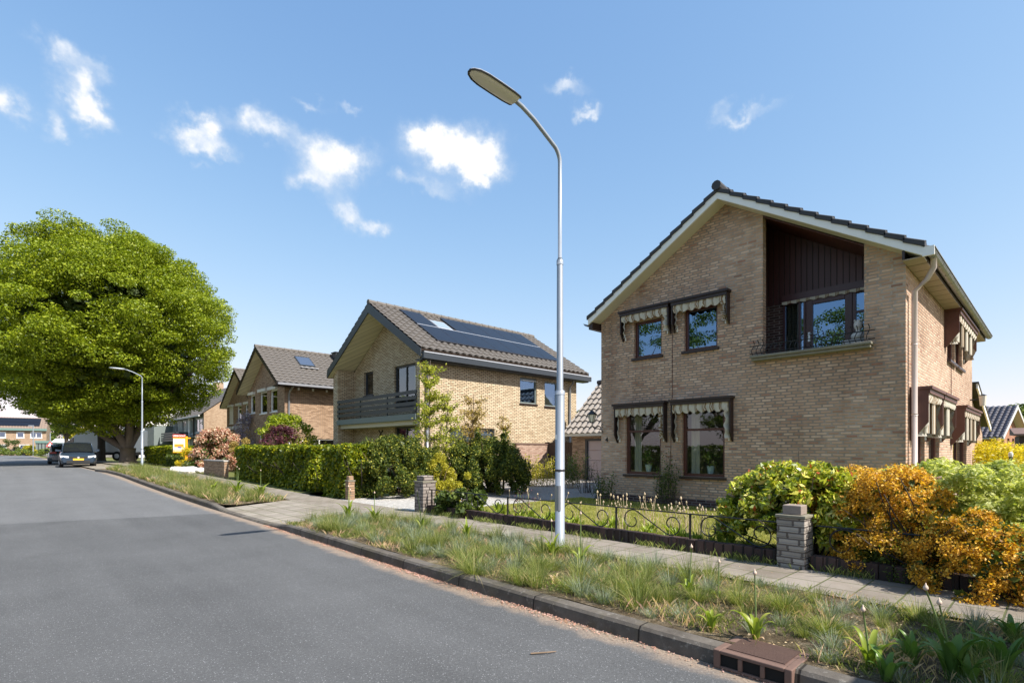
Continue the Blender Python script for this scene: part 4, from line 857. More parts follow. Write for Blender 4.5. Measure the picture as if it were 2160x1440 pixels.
mb = MB()
for k in range(14): mb.box(16.75, 16.78, 13.75 + k * .12, 13.86 + k * .12, .0, 1.62 - .01 * (k % 3))
fo = mb.build('board_fence', 'darkwood', None, (16.75, 14.6, 0)); tag(fo, 'dark brown board fence between the garage and the yellow brick house', 'fence')
# ================================================================== far left house across the end of the street (local frame: x right, y depth)
def local_house(label, w_, dep, ze, zrd, brk_, tile, name='brick_house'):
    H = thing(name, (0, 0, 0), label, 'house'); Fy = WallF('y', 0); return H, Fy
HL, Fy = local_house('tan brick house across the street end with a wide dark solar field on its roof', 0, 0, 0, 0, 0, 0)
hs = [(-.2, .8, 3.1, 4.25), (2.2, 3.3, 3.1, 4.25), (4.1, 5.8, 3.1, 4.3), (-.3, .9, .8, 1.95), (2.6, 4.0, .8, 1.95)]
mb = MB(); wall(mb, Fy, -3, 6.4, -.2, lambda u: 4.7, hs); mb.add([(6.4, 0, -.2), (6.4, 7, -.2), (6.4, 7, 4.7), (6.4, 3.5, 6.9), (6.4, 0, 4.7)], [(0, 1, 2, 3, 4)]); mb.build('wall', 'brick1', HL)
for h in hs: window(HL, Fy, *h, frame='white', rec=.03, fw=.14, glass='glassblue', sill='white', mull=((h[0] + h[1]) / 2,) if h[1] - h[0] > 1.5 else ())
mb = MB(); Fy.box(mb, -2.9, 6.3, .3, .4, 0, 4.5); mb.build('inner_wall', 'room', HL)
tiled(HL, 'roof_tiles', (-3.2, 3.6, 7.1), (6.5, 3.6, 7.1), (-3.2, -.4, 4.9), (6.5, -.4, 4.9), 12, .4, 'tile_far', seg=4); mb = MB(); mb.box(-3.2, 6.5, -.5, -.3, 4.5, 4.9); mb.build('fascia', 'teal', HL)
s_ = lambda y: 4.9 + .55 * (y + .4) + .12
mb = MB(); mb.quad((-.5, .3, s_(.3)), (5.4, .3, s_(.3)), (5.4, 1.65, s_(1.65)), (-.5, 1.65, s_(1.65))); mb.quad((-.5, 1.72, s_(1.72)), (5.4, 1.72, s_(1.72)), (5.4, 3.1, s_(3.1)), (-.5, 3.1, s_(3.1))); mb.build('solar_panel', 'solar', HL)
x, y = Dd(0, 97); HL.location = (x, y, .35); HL.rotation_euler = (0, 0, -math.atan2(FX, FY) + R(36))
GL = thing('garage', (0, 0, 0), 'low flat roofed garage with grey green slatted front beside the far left house', 'garage')
mb = MB(); mb.box(0, 3.9, 0, 5, 0, 2.1); mb.build('wall', 'greypanel', GL); mb = MB(); mb.box(-.1, 4.0, -.15, 5, 2.1, 2.5); mb.build('fascia', 'teal', GL)
mb = MB(); [mb.box(.3 + .45 * k, .42 + .45 * k, -.05, 0, 0, 2.1) for k in range(8)]; mb.box(1.6, 2.4, -.06, -.01, 0, 1.95); mb.build('door', 'anthracite', GL)
x, y = Dd(75, 92); GL.location = (x, y, .35); GL.rotation_euler = HL.rotation_euler
CN = thing('carport', (0, 0, 0), 'white peaked canopy on thin posts beside the warning sign', 'canopy')
mb = MB(); mb.add([(0, 0, 2.1), (2.6, 0, 2.1), (2.6, 2.5, 2.1), (0, 2.5, 2.1), (.5, 1.2, 2.75), (2.1, 1.2, 2.75)], [(0, 1, 5, 4), (1, 2, 5), (2, 3, 4, 5), (3, 0, 4), (0, 3, 2, 1)]); mb.build('roof', 'carwhite', CN)
mb = MB(); [mb.tube([(a, b_, 0), (a, b_, 2.1)], .04, 6) for a in (.05, 2.55) for b_ in (.05, 2.45)]; mb.build('post', 'white', CN)
x, y = Dd(107, 85); CN.location = (x, y, .35); CN.rotation_euler = HL.rotation_euler
# far right house with blue black tiles
HR = thing('brick_house', (0, 0, 0), 'orange brick bungalow with blue black tiled roof and dark chimney beyond the yellow hedge', 'house')
mb = MB(); Wr = WallF('y', 0); wall(mb, Wr, -3.5, 3.5, -.2, lambda u: 4.4 - .6 * abs(u), [(-1.9, -1.3, 1.75, 2.15), (-.3, .3, 1.75, 2.15), (1.1, 1.7, 1.75, 2.15)], brk=(0,)); mb.quad((-3.5, 0, -.2), (-3.5, 9, -.2), (-3.5, 9, 2.3), (-3.5, 0, 2.3)); mb.build('wall', 'brickred', HR)
mb = MB(); mb.box(-2.2, 2, .12, .16, 1.6, 2.2); mb.build('window', 'carglass', HR); mb = MB(); mb.box(-3.55, -3.5, 3, 5, .9, 2.0); mb.build('window', 'carglass', HR)
for sg in (-1, 1):
    tiled(HR, 'roof_tiles', (0, -.5, 4.62), (0, 9.5, 4.62), (sg * 4.0, -.5, 2.2), (sg * 4.0, 9.5, 2.2), 12, .32, 'tile_blue', amp=.04, lip=.03)
    MB().hexa([(0, -.55, 4.35), (0, -.5, 4.35), (sg * 4.0, -.5, 2.0), (sg * 4.0, -.55, 2.0), (0, -.55, 4.6), (0, -.5, 4.6), (sg * 4.0, -.5, 2.2), (sg * 4.0, -.55, 2.2)]).build('fascia', 'greytrim', HR)
    slab(HR, 'soffit', (0, -.5, 4.5), (0, 9.5, 4.5), (sg * 4.0, -.5, 2.1), (sg * 4.0, 9.5, 2.1), .05, 'soffit')
mb = MB(); mb.box(-.45, .45, 2.0, 2.9, 4.2, 5.55); mb.box(-.5, .5, 1.95, 2.95, 5.55, 5.62); mb.lathe((0, 2.45, 0), [(.12, 5.62), (.12, 5.75), (.2, 5.8)], 8); mb.build('chimney', 'anthracite', HR)
x, y = Dd(2127, 40); HR.location = (x, y, 0); HR.rotation_euler = (0, 0, R(-8))
SH = thing('garden_shed', (0, 0, 0), 'dark timber shed with a rusty tiled roof at the right edge beyond the yellow hedge', 'shed')
mb = MB(); mb.box(0, 4, 0, 3, 0, 2.0); mb.build('wall', 'darkwood', SH); mb = MB(); mb.hexa([(-.2, -.2, 2.0), (4.2, -.2, 2.0), (4.2, 3.2, 2.1), (-.2, 3.2, 2.1), (-.2, -.2, 2.1), (4.2, -.2, 2.1), (4.2, 3.2, 2.5), (-.2, 3.2, 2.5)]); mb.build('roof', 'drain', SH)
x, y = Dd(2150, 27); SH.location = (x, y, 0); SH.rotation_euler = (0, 0, R(-84))
RG = thing('garage', (0, 0, 0), 'brick outbuilding whose white edged gable shows just past the rear corner of the house', 'outbuilding')
mb = MB(); mb.prism([(0, 0, 0), (3.6, 0, 0), (3.6, 0, 1.9), (0, 0, 3.0)], (0, 3, 0)); mb.build('wall', 'brick4', RG)
MB().hexa([(0, -.2, 3.08), (0, -.16, 3.08), (4.0, -.16, 1.93), (4.0, -.2, 1.93), (0, -.2, 3.22), (0, -.16, 3.22), (4.0, -.16, 2.08), (4.0, -.2, 2.08)]).build('fascia', 'white', RG)
MB().hexa([(-.02, -.22, 3.222), (-.02, 3, 3.222), (4.05, 3, 2.082), (4.05, -.22, 2.082), (-.02, -.22, 3.27), (-.02, 3, 3.27), (4.05, 3, 2.13), (4.05, -.22, 2.13)]).build('roof', 'tile_dark', RG)
RG.location = (20.4, 1.95, 0)

# ================================================================== street lamps
def street_lamp(x, y, z, label):
    L = thing('street_lamp', (x, y, z), label, 'street lamp', 'street lamps along the verge')
    mb = MB(); mb.tube([(x, y, z - .1), (x, y, z + 1.86), (x, y, z + 1.90), (x, y, z + 3.43), (x, y, z + 3.47)], [.058, .056, .04, .037, .026], 20)
    mb.tube([(x, y, z + 1.84), (x, y, z + 1.885), (x, y, z + 1.9)], [.060, .060, .043], 20); mb.tube([(x, y, z + 3.40), (x, y, z + 3.45), (x, y, z + 3.48)], [.041, .041, .026], 20); mb.build('pole', 'galv', L, smooth=True)
    mb = MB(); pts = [(x, y, z + 3.47), (x, y, z + 4.55)]
    pts[-1] = (x, y, z + 4.62)
    for k in range(1, 8): a = k / 8 * R(62); pts.append((x - .2 * (1 - math.cos(a)), y, z + 4.62 + .2 * math.sin(a)))
    p = pts[-1]; pts += [(p[0] - .36, y, p[2] + .17), (p[0] - .56, y, p[2] + .235), (p[0] - .68, y, p[2] + .255)]
    e = pts[-1]; mb.tube(pts, .0245, 14); mb.build('arm', 'galv', L, smooth=True)
    # head: long shell, rounded tip, tilted up slightly
    x0, z0 = e[0] + .03, e[2]; n = 18; top, bot, gask = [], [], []
    prof = [(0, .07, .03), (.02, .088, .045), (.12, .098, .055), (.3, .10, .058), (.48, .098, .052), (.58, .082, .045), (.64, .052, .03), (.665, .02, .015)]
    rows = []
    for s_, hw, hh in prof:
        r_ = []
        for k in range(11):
            a = math.pi * k / 10; r_.append((x0 - s_, y + hw * math.cos(a), z0 + s_ * .02 + hh * math.sin(a)))
        rows.append(r_)
    mb = MB(); mb.grid(rows); mb.add(rows[0], [tuple(range(11))]); h_ = mb.build('lamp_head', 'galv', L, smooth=True)
    rows = []
    for s_, hw, hh in prof[1:]:
        rows.append([(x0 - s_ * .985, y + hw * .86 * math.cos(math.pi * k / 8), z0 + s_ * .02 - .005 - hh * .55 * math.sin(math.pi * k / 8)) for k in range(9)])
    mb = MB(); mb.grid(rows); mb.add(rows[0], [tuple(range(9))]); mb.build('lamp_cover', 'lens', h_, smooth=True)
    mb = MB(); a = [(x0 - s_, y + hw * 1.01, z0 + s_ * .02 - .004) for s_, hw, hh in prof]; b = [(x0 - s_, y - hw * 1.01, z0 + s_ * .02 - .004) for s_, hw, hh in prof]; mb.tube(a + b[::-1], .009, 6); mb.build('gasket', 'lampdark', h_)
    mb = MB(); a = [(x - .062 * math.cos(t), y + .062 * math.sin(t), q) for q in (z + .45, z + .75) for t in (-.9, -.45, 0, .45, .9)]; mb.add(a, [(i, i + 1, i + 6, i + 5) for i in range(4)]); mb.build('service_door', 'zinc', L)
    mb = MB(); a = [(x - .0585 * math.cos(t), y + .0585 * math.sin(t), q) for q in (z + 1.3, z + 1.36) for t in (-.1, .2, .5, .8)]; mb.add(a, [(i, i + 1, i + 5, i + 4) for i in range(3)]); mb.build('sticker', 'signwhite', L)
    mb = MB(); mb.tube([(x, y, z + .92), (x, y, z + .945)], .061, 16); mb.build('pole_band', 'lampdark', L); return L
street_lamp(4.84, 4.21, .12, 'tall pale grey street lamp in front of the pinkish brick house, nearest the camera')
street_lamp(5.30, 33.6, .40, 'distant street lamp standing before the big round tree')
# ================================================================== estate agent's sign
SG = thing('sale_sign', (6.25, 29.6, .4), 'orange estate agent post with a white board and a red strip reading VERKOCHT', 'sign')
x, y = 6.45, 29.6; mb = MB(); mb.box(x - .05, x + .05, y - .05, y + .05, .3, 1.95); mb.build('post', 'orange', SG)
mb = MB(); mb.box(x - .56, x + .18, y - .045, y + .02, 1.84, 1.89); mb.box(x - .56, x - .05, y - .045, y + .02, 1.16, 1.21); mb.build('crossbar', 'orange', SG)
mb = MB(); mb.box(x - .55, x - .06, y - .03, y - .01, 1.21, 1.84); bd = mb.build('board', 'signwhite', SG)
mb = MB(); mb.box(x - .54, x - .07, y - .036, y - .031, 1.22, 1.30); mb.box(x - .51, x - .11, y - .036, y - .031, 1.42, 1.58); mb.build('orange_print', 'signorange', bd)
mb = MB(); mb.box(x - .36, x - .22, y - .041, y - .037, 1.38, 1.45); mb.build('blue_print', 'signblue', bd); mb = MB(); [mb.box(x - .5, x - .12, y - .041, y - .037, 1.235 + .03 * k, 1.247 + .03 * k) for k in range(2)]; mb.build('text_line', 'signwhite', bd)
mb = MB(); mb.box(x - .57, x - .04, y - .05, y - .032, 1.895, 2.03); rs = mb.build('red_strip', 'signred', SG)
t_ = text_mesh('lettering', 'VERKOCHT', .10, 'signwhite', rs, Matrix.Translation(Vector((x - .305, y - .056, 1.962)) - WP[SG.name]) @ Matrix(((1, 0, 0, 0), (0, 0, -1, 0), (0, 1, 0, 0), (0, 0, 0, 1))))
# warning sign
WS = thing('warning_sign', (0, 0, 0), 'small red bordered triangular warning sign on a thin pole at the side street', 'road sign')
mb = MB(); mb.tube([(0, 0, 0), (0, 0, 3.4)], .07, 6); mb.build('pole', 'galv', WS); mb = MB(); mb.prism([(-.5, -.06, 1.35), (.5, -.06, 1.35), (0, -.06, 2.15)], (0, -.03, 0)); mb.build('triangle', 'signred', WS); mb = MB(); mb.prism([(-.3, -.1, 1.45), (.3, -.1, 1.45), (0, -.1, 1.95)], (0, -.01, 0)); mb.build('triangle_face', 'signwhite', WS)
x, y = Dd(106, 80); WS.location = (x, y, .4); WS.rotation_euler = HL.rotation_euler
for px, d, lb in ((70, 88, 'thin pale lamp post in front of the far left house'), (131, 84, 'thin pale lamp post in front of the white canopy')):
    x, y = Dd(px, d); P_ = thing('lamp_post', (x, y, .4), lb, 'lamp post'); mb = MB(); mb.tube([(x, y, .3), (x, y, 5.2)], [.1, .06], 8); mb.build('pole', 'galv', P_); mb = MB(); mb.box(x - .6, x + .1, y - .12, y + .12, 5.2, 5.32); mb.build('lamp_head', 'galv', P_)

# ================================================================== front garden wall, iron fence, pillars
def low_wall(y0, y1, label, x=5.80):
    mb = MB(); n = int((y1 - y0) / .11)
    for i in range(n):
        a = y0 + (y1 - y0) * i / n; j = random.Random(i + int(y0 * 10)).uniform(-.006, .006)
        mb.box(x - .06 + j, x + .06 + j, a + .003, a + (y1 - y0) / n - .003, 0, .262 + j)
    o = mb.build('low_wall', 'brickbrown', None, (x, (y0 + y1) / 2, .1), bevel=.006); tag(o, label, 'low wall')
low_wall(2.06, 8.30, 'long low dark brick wall carrying the scrolled iron fence beside the sidewalk'); low_wall(-1.2, 1.74, 'low dark brick wall right of the whitish pillar, under the orange shrub')
def spiral(c, r0, r1, a0, a1, n=26): return [(5.80, c[0] + (r0 + (r1 - r0) * k / n) * math.cos(a0 + (a1 - a0) * k / n), c[1] + (r0 + (r1 - r0) * k / n) * math.sin(a0 + (a1 - a0) * k / n)) for k in range(n + 1)]
def fence(y0, y1, npan, label, zb=.265, zt=.55, span=1.035):
    Fo = thing('iron_fence', (5.8, (y0 + y1) / 2, .26), label, 'fence'); mb = MB(); mb.tube([(5.8, y0, zt), (5.8, y1, zt)], .0085, 6); mb.build('top_rail', 'iron', Fo)
    for i in range(npan + 1):
        y = y0 + i * span
        if y > y1 + .01: break
        mb = MB(); mb.box(5.79, 5.81, y - .01, y + .01, zb - .02, zt); mb.build('post', 'iron', Fo)
        if y + span > y1 + .3: continue
        mb = MB(); r = .105; cl = (y + .24, zb + .14); cr = (y + span - .24, zb + .14)
        # lying S: spiral at the far end, diagonal, spiral at the near end
        a = spiral(cr, .05, .138, R(-230), R(120)); b = spiral(cl, .05, .138, R(-50), R(300))
        mb.tube(a + b[::-1], .008, 5); mb.build('scroll', 'iron', Fo)
fence(2.0, 8.28, 6, 'long black wrought iron fence with scrolls left of the whitish pillar'); fence(.68, 1.7, 1, 'short overgrown section of black iron fence right of the whitish pillar')
def pillar(x, y, w_, z1, cap, label, m_='brickgrey', capm='brickgrey', jit=.003):
    P_ = thing('gate_pillar', (x, y, .1), label, 'pillar'); mb = MB(); k = 0; z = 0.06; rr = random.Random(int(x * 100 + y * 10))
    while z < z1 - .03:
        h_ = .062; j = [rr.uniform(-jit, jit) for _ in range(4)]; mb.box(x - w_ / 2 + j[0], x + w_ / 2 + j[1], y - w_ / 2 + j[2], y + w_ / 2 + j[3], z, z + h_ - .002); z += h_
    mb.box(x - w_ / 2 + .012, x + w_ / 2 - .012, y - w_ / 2 + .012, y + w_ / 2 - .012, .0, z1 - .01); mb.build('shaft', m_, P_, bevel=.005)
    mb = MB(); mb.box(x - w_ / 2 - .012, x + w_ / 2 + .012, y - w_ / 2 - .012, y + w_ / 2 + .012, z, z + .03); mb.build('cap_slab', 'stone', P_, bevel=.006)
    mb = MB(); mb.box(x - cap, x + cap, y - cap, y + cap, z + .031, z + .125); mb.build('cap_block', capm, P_, bevel=.008); return P_
pillar(5.82, 8.46, .29, .66, .115, 'brown brick gate pillar with a block on top, left end of the iron fence'); pillar(5.80, 1.90, .26, .64, .088, 'whitish weathered brick gate pillar standing among the glossy green shrub', 'brickwhite', 'capbrown')
pillar(5.9, 11.65, .16, .56, .06, 'small brown brick pillar at the corner of the clipped hedge', 'brick2', 'brick2')
mb = MB(); mb.box(5.85, 6.0, 21.3, 24.0, .1, .86); lw = mb.build('low_wall', 'brick2', None, (5.9, 22.6, .2)); tag(lw, 'low brown brick wall with a pale top course between the pink shrub and the clipped hedge', 'low wall')
mb = MB(); mb.box(5.83, 6.02, 21.28, 24.02, .861, .91); mb.build('coping', 'concrete', lw)
# storm drain in the kerb
DR = thing('storm_drain', (3.2, 1.24, 0), 'rusty cast iron storm drain with ribbed lid and dark slots set in the kerb', 'drain')
x0 = kx(1.2); mb = MB(); mb.box(x0 - .03, x0 + .30, 1.02, 1.06, 0, .110); mb.box(x0 - .03, x0 + .30, 1.42, 1.46, 0, .110); mb.box(x0 - .03, x0 + .02, 1.06, 1.42, .088, .110); mb.box(x0 - .03, x0 + .02, 1.06, 1.42, 0, .018)
for k in range(2): mb.box(x0 - .03, x0 + .02, 1.165 + .125 * k, 1.19 + .125 * k, .018, .088)
mb.build('frame', 'drain', DR, bevel=.005); mb = MB(); mb.box(x0 + .02, x0 + .30, 1.06, 1.42, .09, .109); [mb.box(x0 + .03 + .0155 * k, x0 + .037 + .0155 * k, 1.075, 1.405, .109, .116) for k in range(17)]; mb.build('ribbed_lid', 'drain', DR)
mb = MB(); mb.box(x0 - .016, x0 - .008, 1.055, 1.425, .0, .09); mb.build('slot_dark', 'blackfill', DR)  # black strip standing for the dark inside the drain openings

# ================================================================== vehicles (local frame: x along the car, front at +x)
def car(name, label, L_, Wd, Hh, paint, kind='hatch'):
    V = thing(name, (0, 0, 0), label, 'car'); hw = Wd / 2
    st = {'hatch': [(-.5, .32, .62, .80), (-.485, .26, .75, .92), (-.44, .2, .86, .97), (-.3, .18, .90, 1), (0, .18, .90, 1.0), (.18, .18, .88, 1.0), (.30, .18, .84, .99), (.42, .2, .74, .95), (.47, .22, .64, .90), (.495, .3, .52, .82)]}[kind]
    mb = MB(); rows = []
    for s_, zb, zt, wf in st:
        x = s_ * L_; w_ = hw * wf; b, t_ = zb * Hh / 1.46, zt * Hh / 1.46
        rows.append([(x, -w_ * .93, b), (x, -w_, b + (t_ - b) * .35), (x, -w_ * .985, b + (t_ - b) * .75), (x, -w_ * .90, t_ - .02), (x, -w_ * .6, t_ + .015), (x, 0, t_ + .03), (x, w_ * .6, t_ + .015), (x, w_ * .9, t_ - .02), (x, w_ * .985, b + (t_ - b) * .75), (x, w_, b + (t_ - b) * .35), (x, w_ * .93, b), (x, -w_ * .93, b)])
    mb.grid(rows); mb.add(rows[0], [tuple(range(11))]); mb.add(rows[-1], [tuple(range(11))]); body = mb.build('body', paint, V, smooth=True)
    # glasshouse
    gh = [(-.47, .93, .80), (-.38, 1.36, .78), (-.2, 1.43, .78), (.02, 1.46, .78), (.10, 1.42, .77), (.27, .93, .84)]
    mb = MB(); rows = []
    for s_, zt, wf in gh:
        x = s_ * L_; w_ = hw * wf; zt = zt * Hh / 1.46; zb = .84 * Hh / 1.46
        rows.append([(x, -w_ - .06 * min(1, (zt - zb) / .4), zb), (x, -w_ + .02, zt - .07), (x, -w_ * .85, zt - .012), (x, 0, zt), (x, w_ * .85, zt - .012), (x, w_ - .02, zt - .07), (x, w_ + .06 * min(1, (zt - zb) / .4), zb)])
    mb.grid(rows); mb.build('windows', 'carglass', V, smooth=True)
    mb = MB(); rows = []
    for s_, zt, wf in gh[1:5]:
        x = s_ * L_; w_ = hw * wf; zt = zt * Hh / 1.46 + .008; rows.append([(x, -w_ - .0, zt - .085), (x, -w_ * .86, zt - .012), (x, 0, zt + .004), (x, w_ * .86, zt - .012), (x, w_ + .0, zt - .085)])
    mb.grid(rows)
    for s in (-1, 1):
        mb.tube([(gh[4][0] * L_, s * hw * .76, 1.40 * Hh / 1.46), (gh[5][0] * L_ + .02, s * hw * .83, .90 * Hh / 1.46)], .028, 5); mb.tube([(-.12 * L_, s * hw * .79, 1.38 * Hh / 1.46), (-.12 * L_, s * (hw * .85), .9 * Hh / 1.46)], .022, 4); mb.tube([(gh[1][0] * L_, s * hw * .77, 1.34 * Hh / 1.46), (gh[0][0] * L_, s * hw * .8, .92 * Hh / 1.46)], .03, 5)
    mb.build('roof', paint, V, smooth=True)
    r = .325 * Hh / 1.46
    for s_ in (-.31, .32):
        for s in (-1, 1):
            mb = MB(); x = s_ * L_; yy = s * (hw - .11); n = 24
            prof = [(r * .62, -.1), (r * .96, -.1), (r, -.07), (r, .07), (r * .96, .1), (r * .62, .1)]
            vs = [(x + q * math.cos(2 * math.pi * k / n), yy + o_, r + q * math.sin(2 * math.pi * k / n)) for q, o_ in prof for k in range(n)]
            mb.add(vs, [(i * n + k, i * n + (k + 1) % n, (i + 1) * n + (k + 1) % n, (i + 1) * n + k) for i in range(5) for k in range(n)]); wh = mb.build('wheel', 'tyre', V)
            mb = MB(); yo = yy + s * .085; mb.add([(x + r * .62 * math.cos(2 * math.pi * k / n), yy, r + r * .62 * math.sin(2 * math.pi * k / n)) for k in range(n)], [tuple(range(n))])
            for k in range(5): a = k * 2 * math.pi / 5; mb.tube([(x, yo, r), (x + r * .6 * math.cos(a), yo, r + r * .6 * math.sin(a))], [.035, .025], 5)
            mb.build('rim', 'rim', wh)
            mb = MB(); mb.tube([(x, yy - s * .14, r + .01), (x, yy + s * .112, r + .01)], r * 1.13, 20); mb.build('wheel_arch', 'plastic', V) if False else None
    f = L_ * .5
    for s in (-1, 1):
        mb = MB(); z = .62 * Hh / 1.46; mb.hexa([(f - .20, s * hw * .92, z - .05), (f - .045, s * hw * .50, z - .07), (f - .06, s * hw * .50, z + .035), (f - .30, s * hw * .93, z + .08), (f - .16, s * hw * .94, z - .05), (f - .02, s * hw * .52, z - .07), (f - .035, s * hw * .52, z + .035), (f - .26, s * hw * .95, z + .08)]); mb.build('headlight', 'headlight', V)
        mb = MB(); z = .82 * Hh / 1.46; mb.box(-f + .0, -f + .16, min(s * hw * .5, s * hw * .93), max(s * hw * .5, s * hw * .93), z - .07, z + .06); mb.build('tail_light', 'taillight', V)
        mb = MB(); z = .98 * Hh / 1.46; mb.hexa([(.17 * L_, s * hw * .9, z - .06), (.20 * L_, s * hw * .9, z - .06), (.20 * L_, s * (hw + .17), z - .05), (.16 * L_, s * (hw + .17), z - .05), (.17 * L_, s * hw * .9, z + .02), (.20 * L_, s * hw * .9, z + .02), (.20 * L_, s * (hw + .17), z + .08), (.16 * L_, s * (hw + .17), z + .08)]); mb.build('mirror', paint, V)
        mb = MB(); mb.tube([(f - .05, s * hw * .48, .30), (f - .1, s * hw * .70, .33), (f - .13, s * hw * .82, .47)], .016, 5); mb.build('bumper_trim', 'alu', V)
    mb = MB(); mb.box(f - .06, f - .008, -hw * .46, hw * .46, .56, .66); mb.box(f - .08, f - .004, -hw * .62, hw * .62, .25, .42); mb.build('grille', 'plastic', V)
    mb = MB(); mb.box(f - .01, f + .012, -.26, .26, .44, .55); mb.box(-f - .005, -f + .04, -.26, .26, .58, .69); mb.build('number_plate', 'plate', V)
    mb = MB(); mb.lathe((0, 0, 0), [(.06, 0), (.06, .02)], 12); mb2 = MB(); mb2.add([(f + .002 + z, x_, .61 + y_) for x_, y_, z in mb.v], mb.f); mb2.build('badge', 'alu', V)
    return V
def place(o, px, d, z, rot, s=1): x, y = Dd(px, d); o.location = (x, y, z); o.rotation_euler = (0, 0, R(rot)); o.scale = (s, s, s)
V = car('parked_car', 'blue grey hatchback parked facing the camera in the shade of the big tree', 4.3, 1.80, 1.55, 'cargrey'); place(V, 163, 31.4, .3, -93, .92)
V = car('parked_car', 'lighter grey car parked just behind the blue grey hatchback', 4.3, 1.8, 1.5, 'carsilver'); place(V, 134, 38.0, .3, 88, .95)
V = car('parked_car', 'bright blue car facing the camera at the far end of the street', 4.4, 1.85, 1.5, 'carblue'); place(V, 60, 92, .3, -112, 1.0)
V = car('parked_car', 'nearly black car partly hidden behind the bright blue car', 4.2, 1.8, 1.45, 'cardark'); place(V, 41, 97, .3, 200, 1.0)
# white lorry with a rounded roof
T = thing('lorry', (0, 0, 0), 'white lorry body with a sloping rounded front, parked behind the tree trunks', 'lorry')
mb = MB(); mb.prism([(-3.2, -1.1, .75), (2.7, -1.1, .75), (3.1, -1.1, 1.0), (3.1, -1.1, 1.35), (2.6, -1.1, 1.75), (1.9, -1.1, 2.35), (1.2, -1.1, 2.7), (.6, -1.1, 2.8), (-3.2, -1.1, 2.8)], (0, 2.2, 0)); mb.build('body', 'carwhite', T, bevel=.06)
mb = MB(); mb.prism([(2.02, -1.13, 1.35), (2.9, -1.13, 1.35), (2.5, -1.13, 1.75), (2.02, -1.13, 2.1)], (0, 2.26, 0)); mb.build('cab_window', 'carglass', T); mb = MB(); mb.box(-3.2, 2.6, -1.0, 1.0, .5, .75); mb.build('chassis', 'plastic', T)
for x in (-1.9, 2.0):
    for s in (-1, 1):
        mb = MB(); n = 20; mb.add([(x + q * math.cos(2 * math.pi * k / n), s * 1.05 + o_, .42 + q * math.sin(2 * math.pi * k / n)) for q, o_ in ((.42, -.12), (.42, .12)) for k in range(n)], [(k, (k + 1) % n, n + (k + 1) % n, n + k) for k in range(n)] + [tuple(range(n)), tuple(range(n, 2 * n))]); wh = mb.build('wheel', 'tyre', T)
        mb = MB(); mb.add([(x + .22 * math.cos(2 * math.pi * k / n), s * 1.18, .42 + .22 * math.sin(2 * math.pi * k / n)) for k in range(n)], [tuple(range(n))]); mb.build('rim', 'alu', wh)
mb = MB(); mb.add([(-1.2 + .24 * math.cos(2 * math.pi * k / 24), -1.17, 1.75 + .24 * math.sin(2 * math.pi * k / 24)) for k in range(24)] , [tuple(range(24))]); mb.build('round_emblem', 'greytrim', T)
place(T, 222, 43.5, .42, 137, .88)
# green shadow block added out of view at the right to cast the corner shadow
mb = MB(); mb.box(3.47, 5.14, -2.2, -1.08, .05, 2.15); ko = mb.build('shadow_block', 'heather', None, (4, -1.7, .1), bevel=.02); tag(ko, 'green shadow block added unseen just right of the view to cast the square shadow', 'shadow block')
mb = MB(); mb.box(5.16, 7.6, -1.9, -1.5, .05, 1.95); mb.build('low_shadow_block', 'heather', ko)  # lower part, added to extend the cast shadow
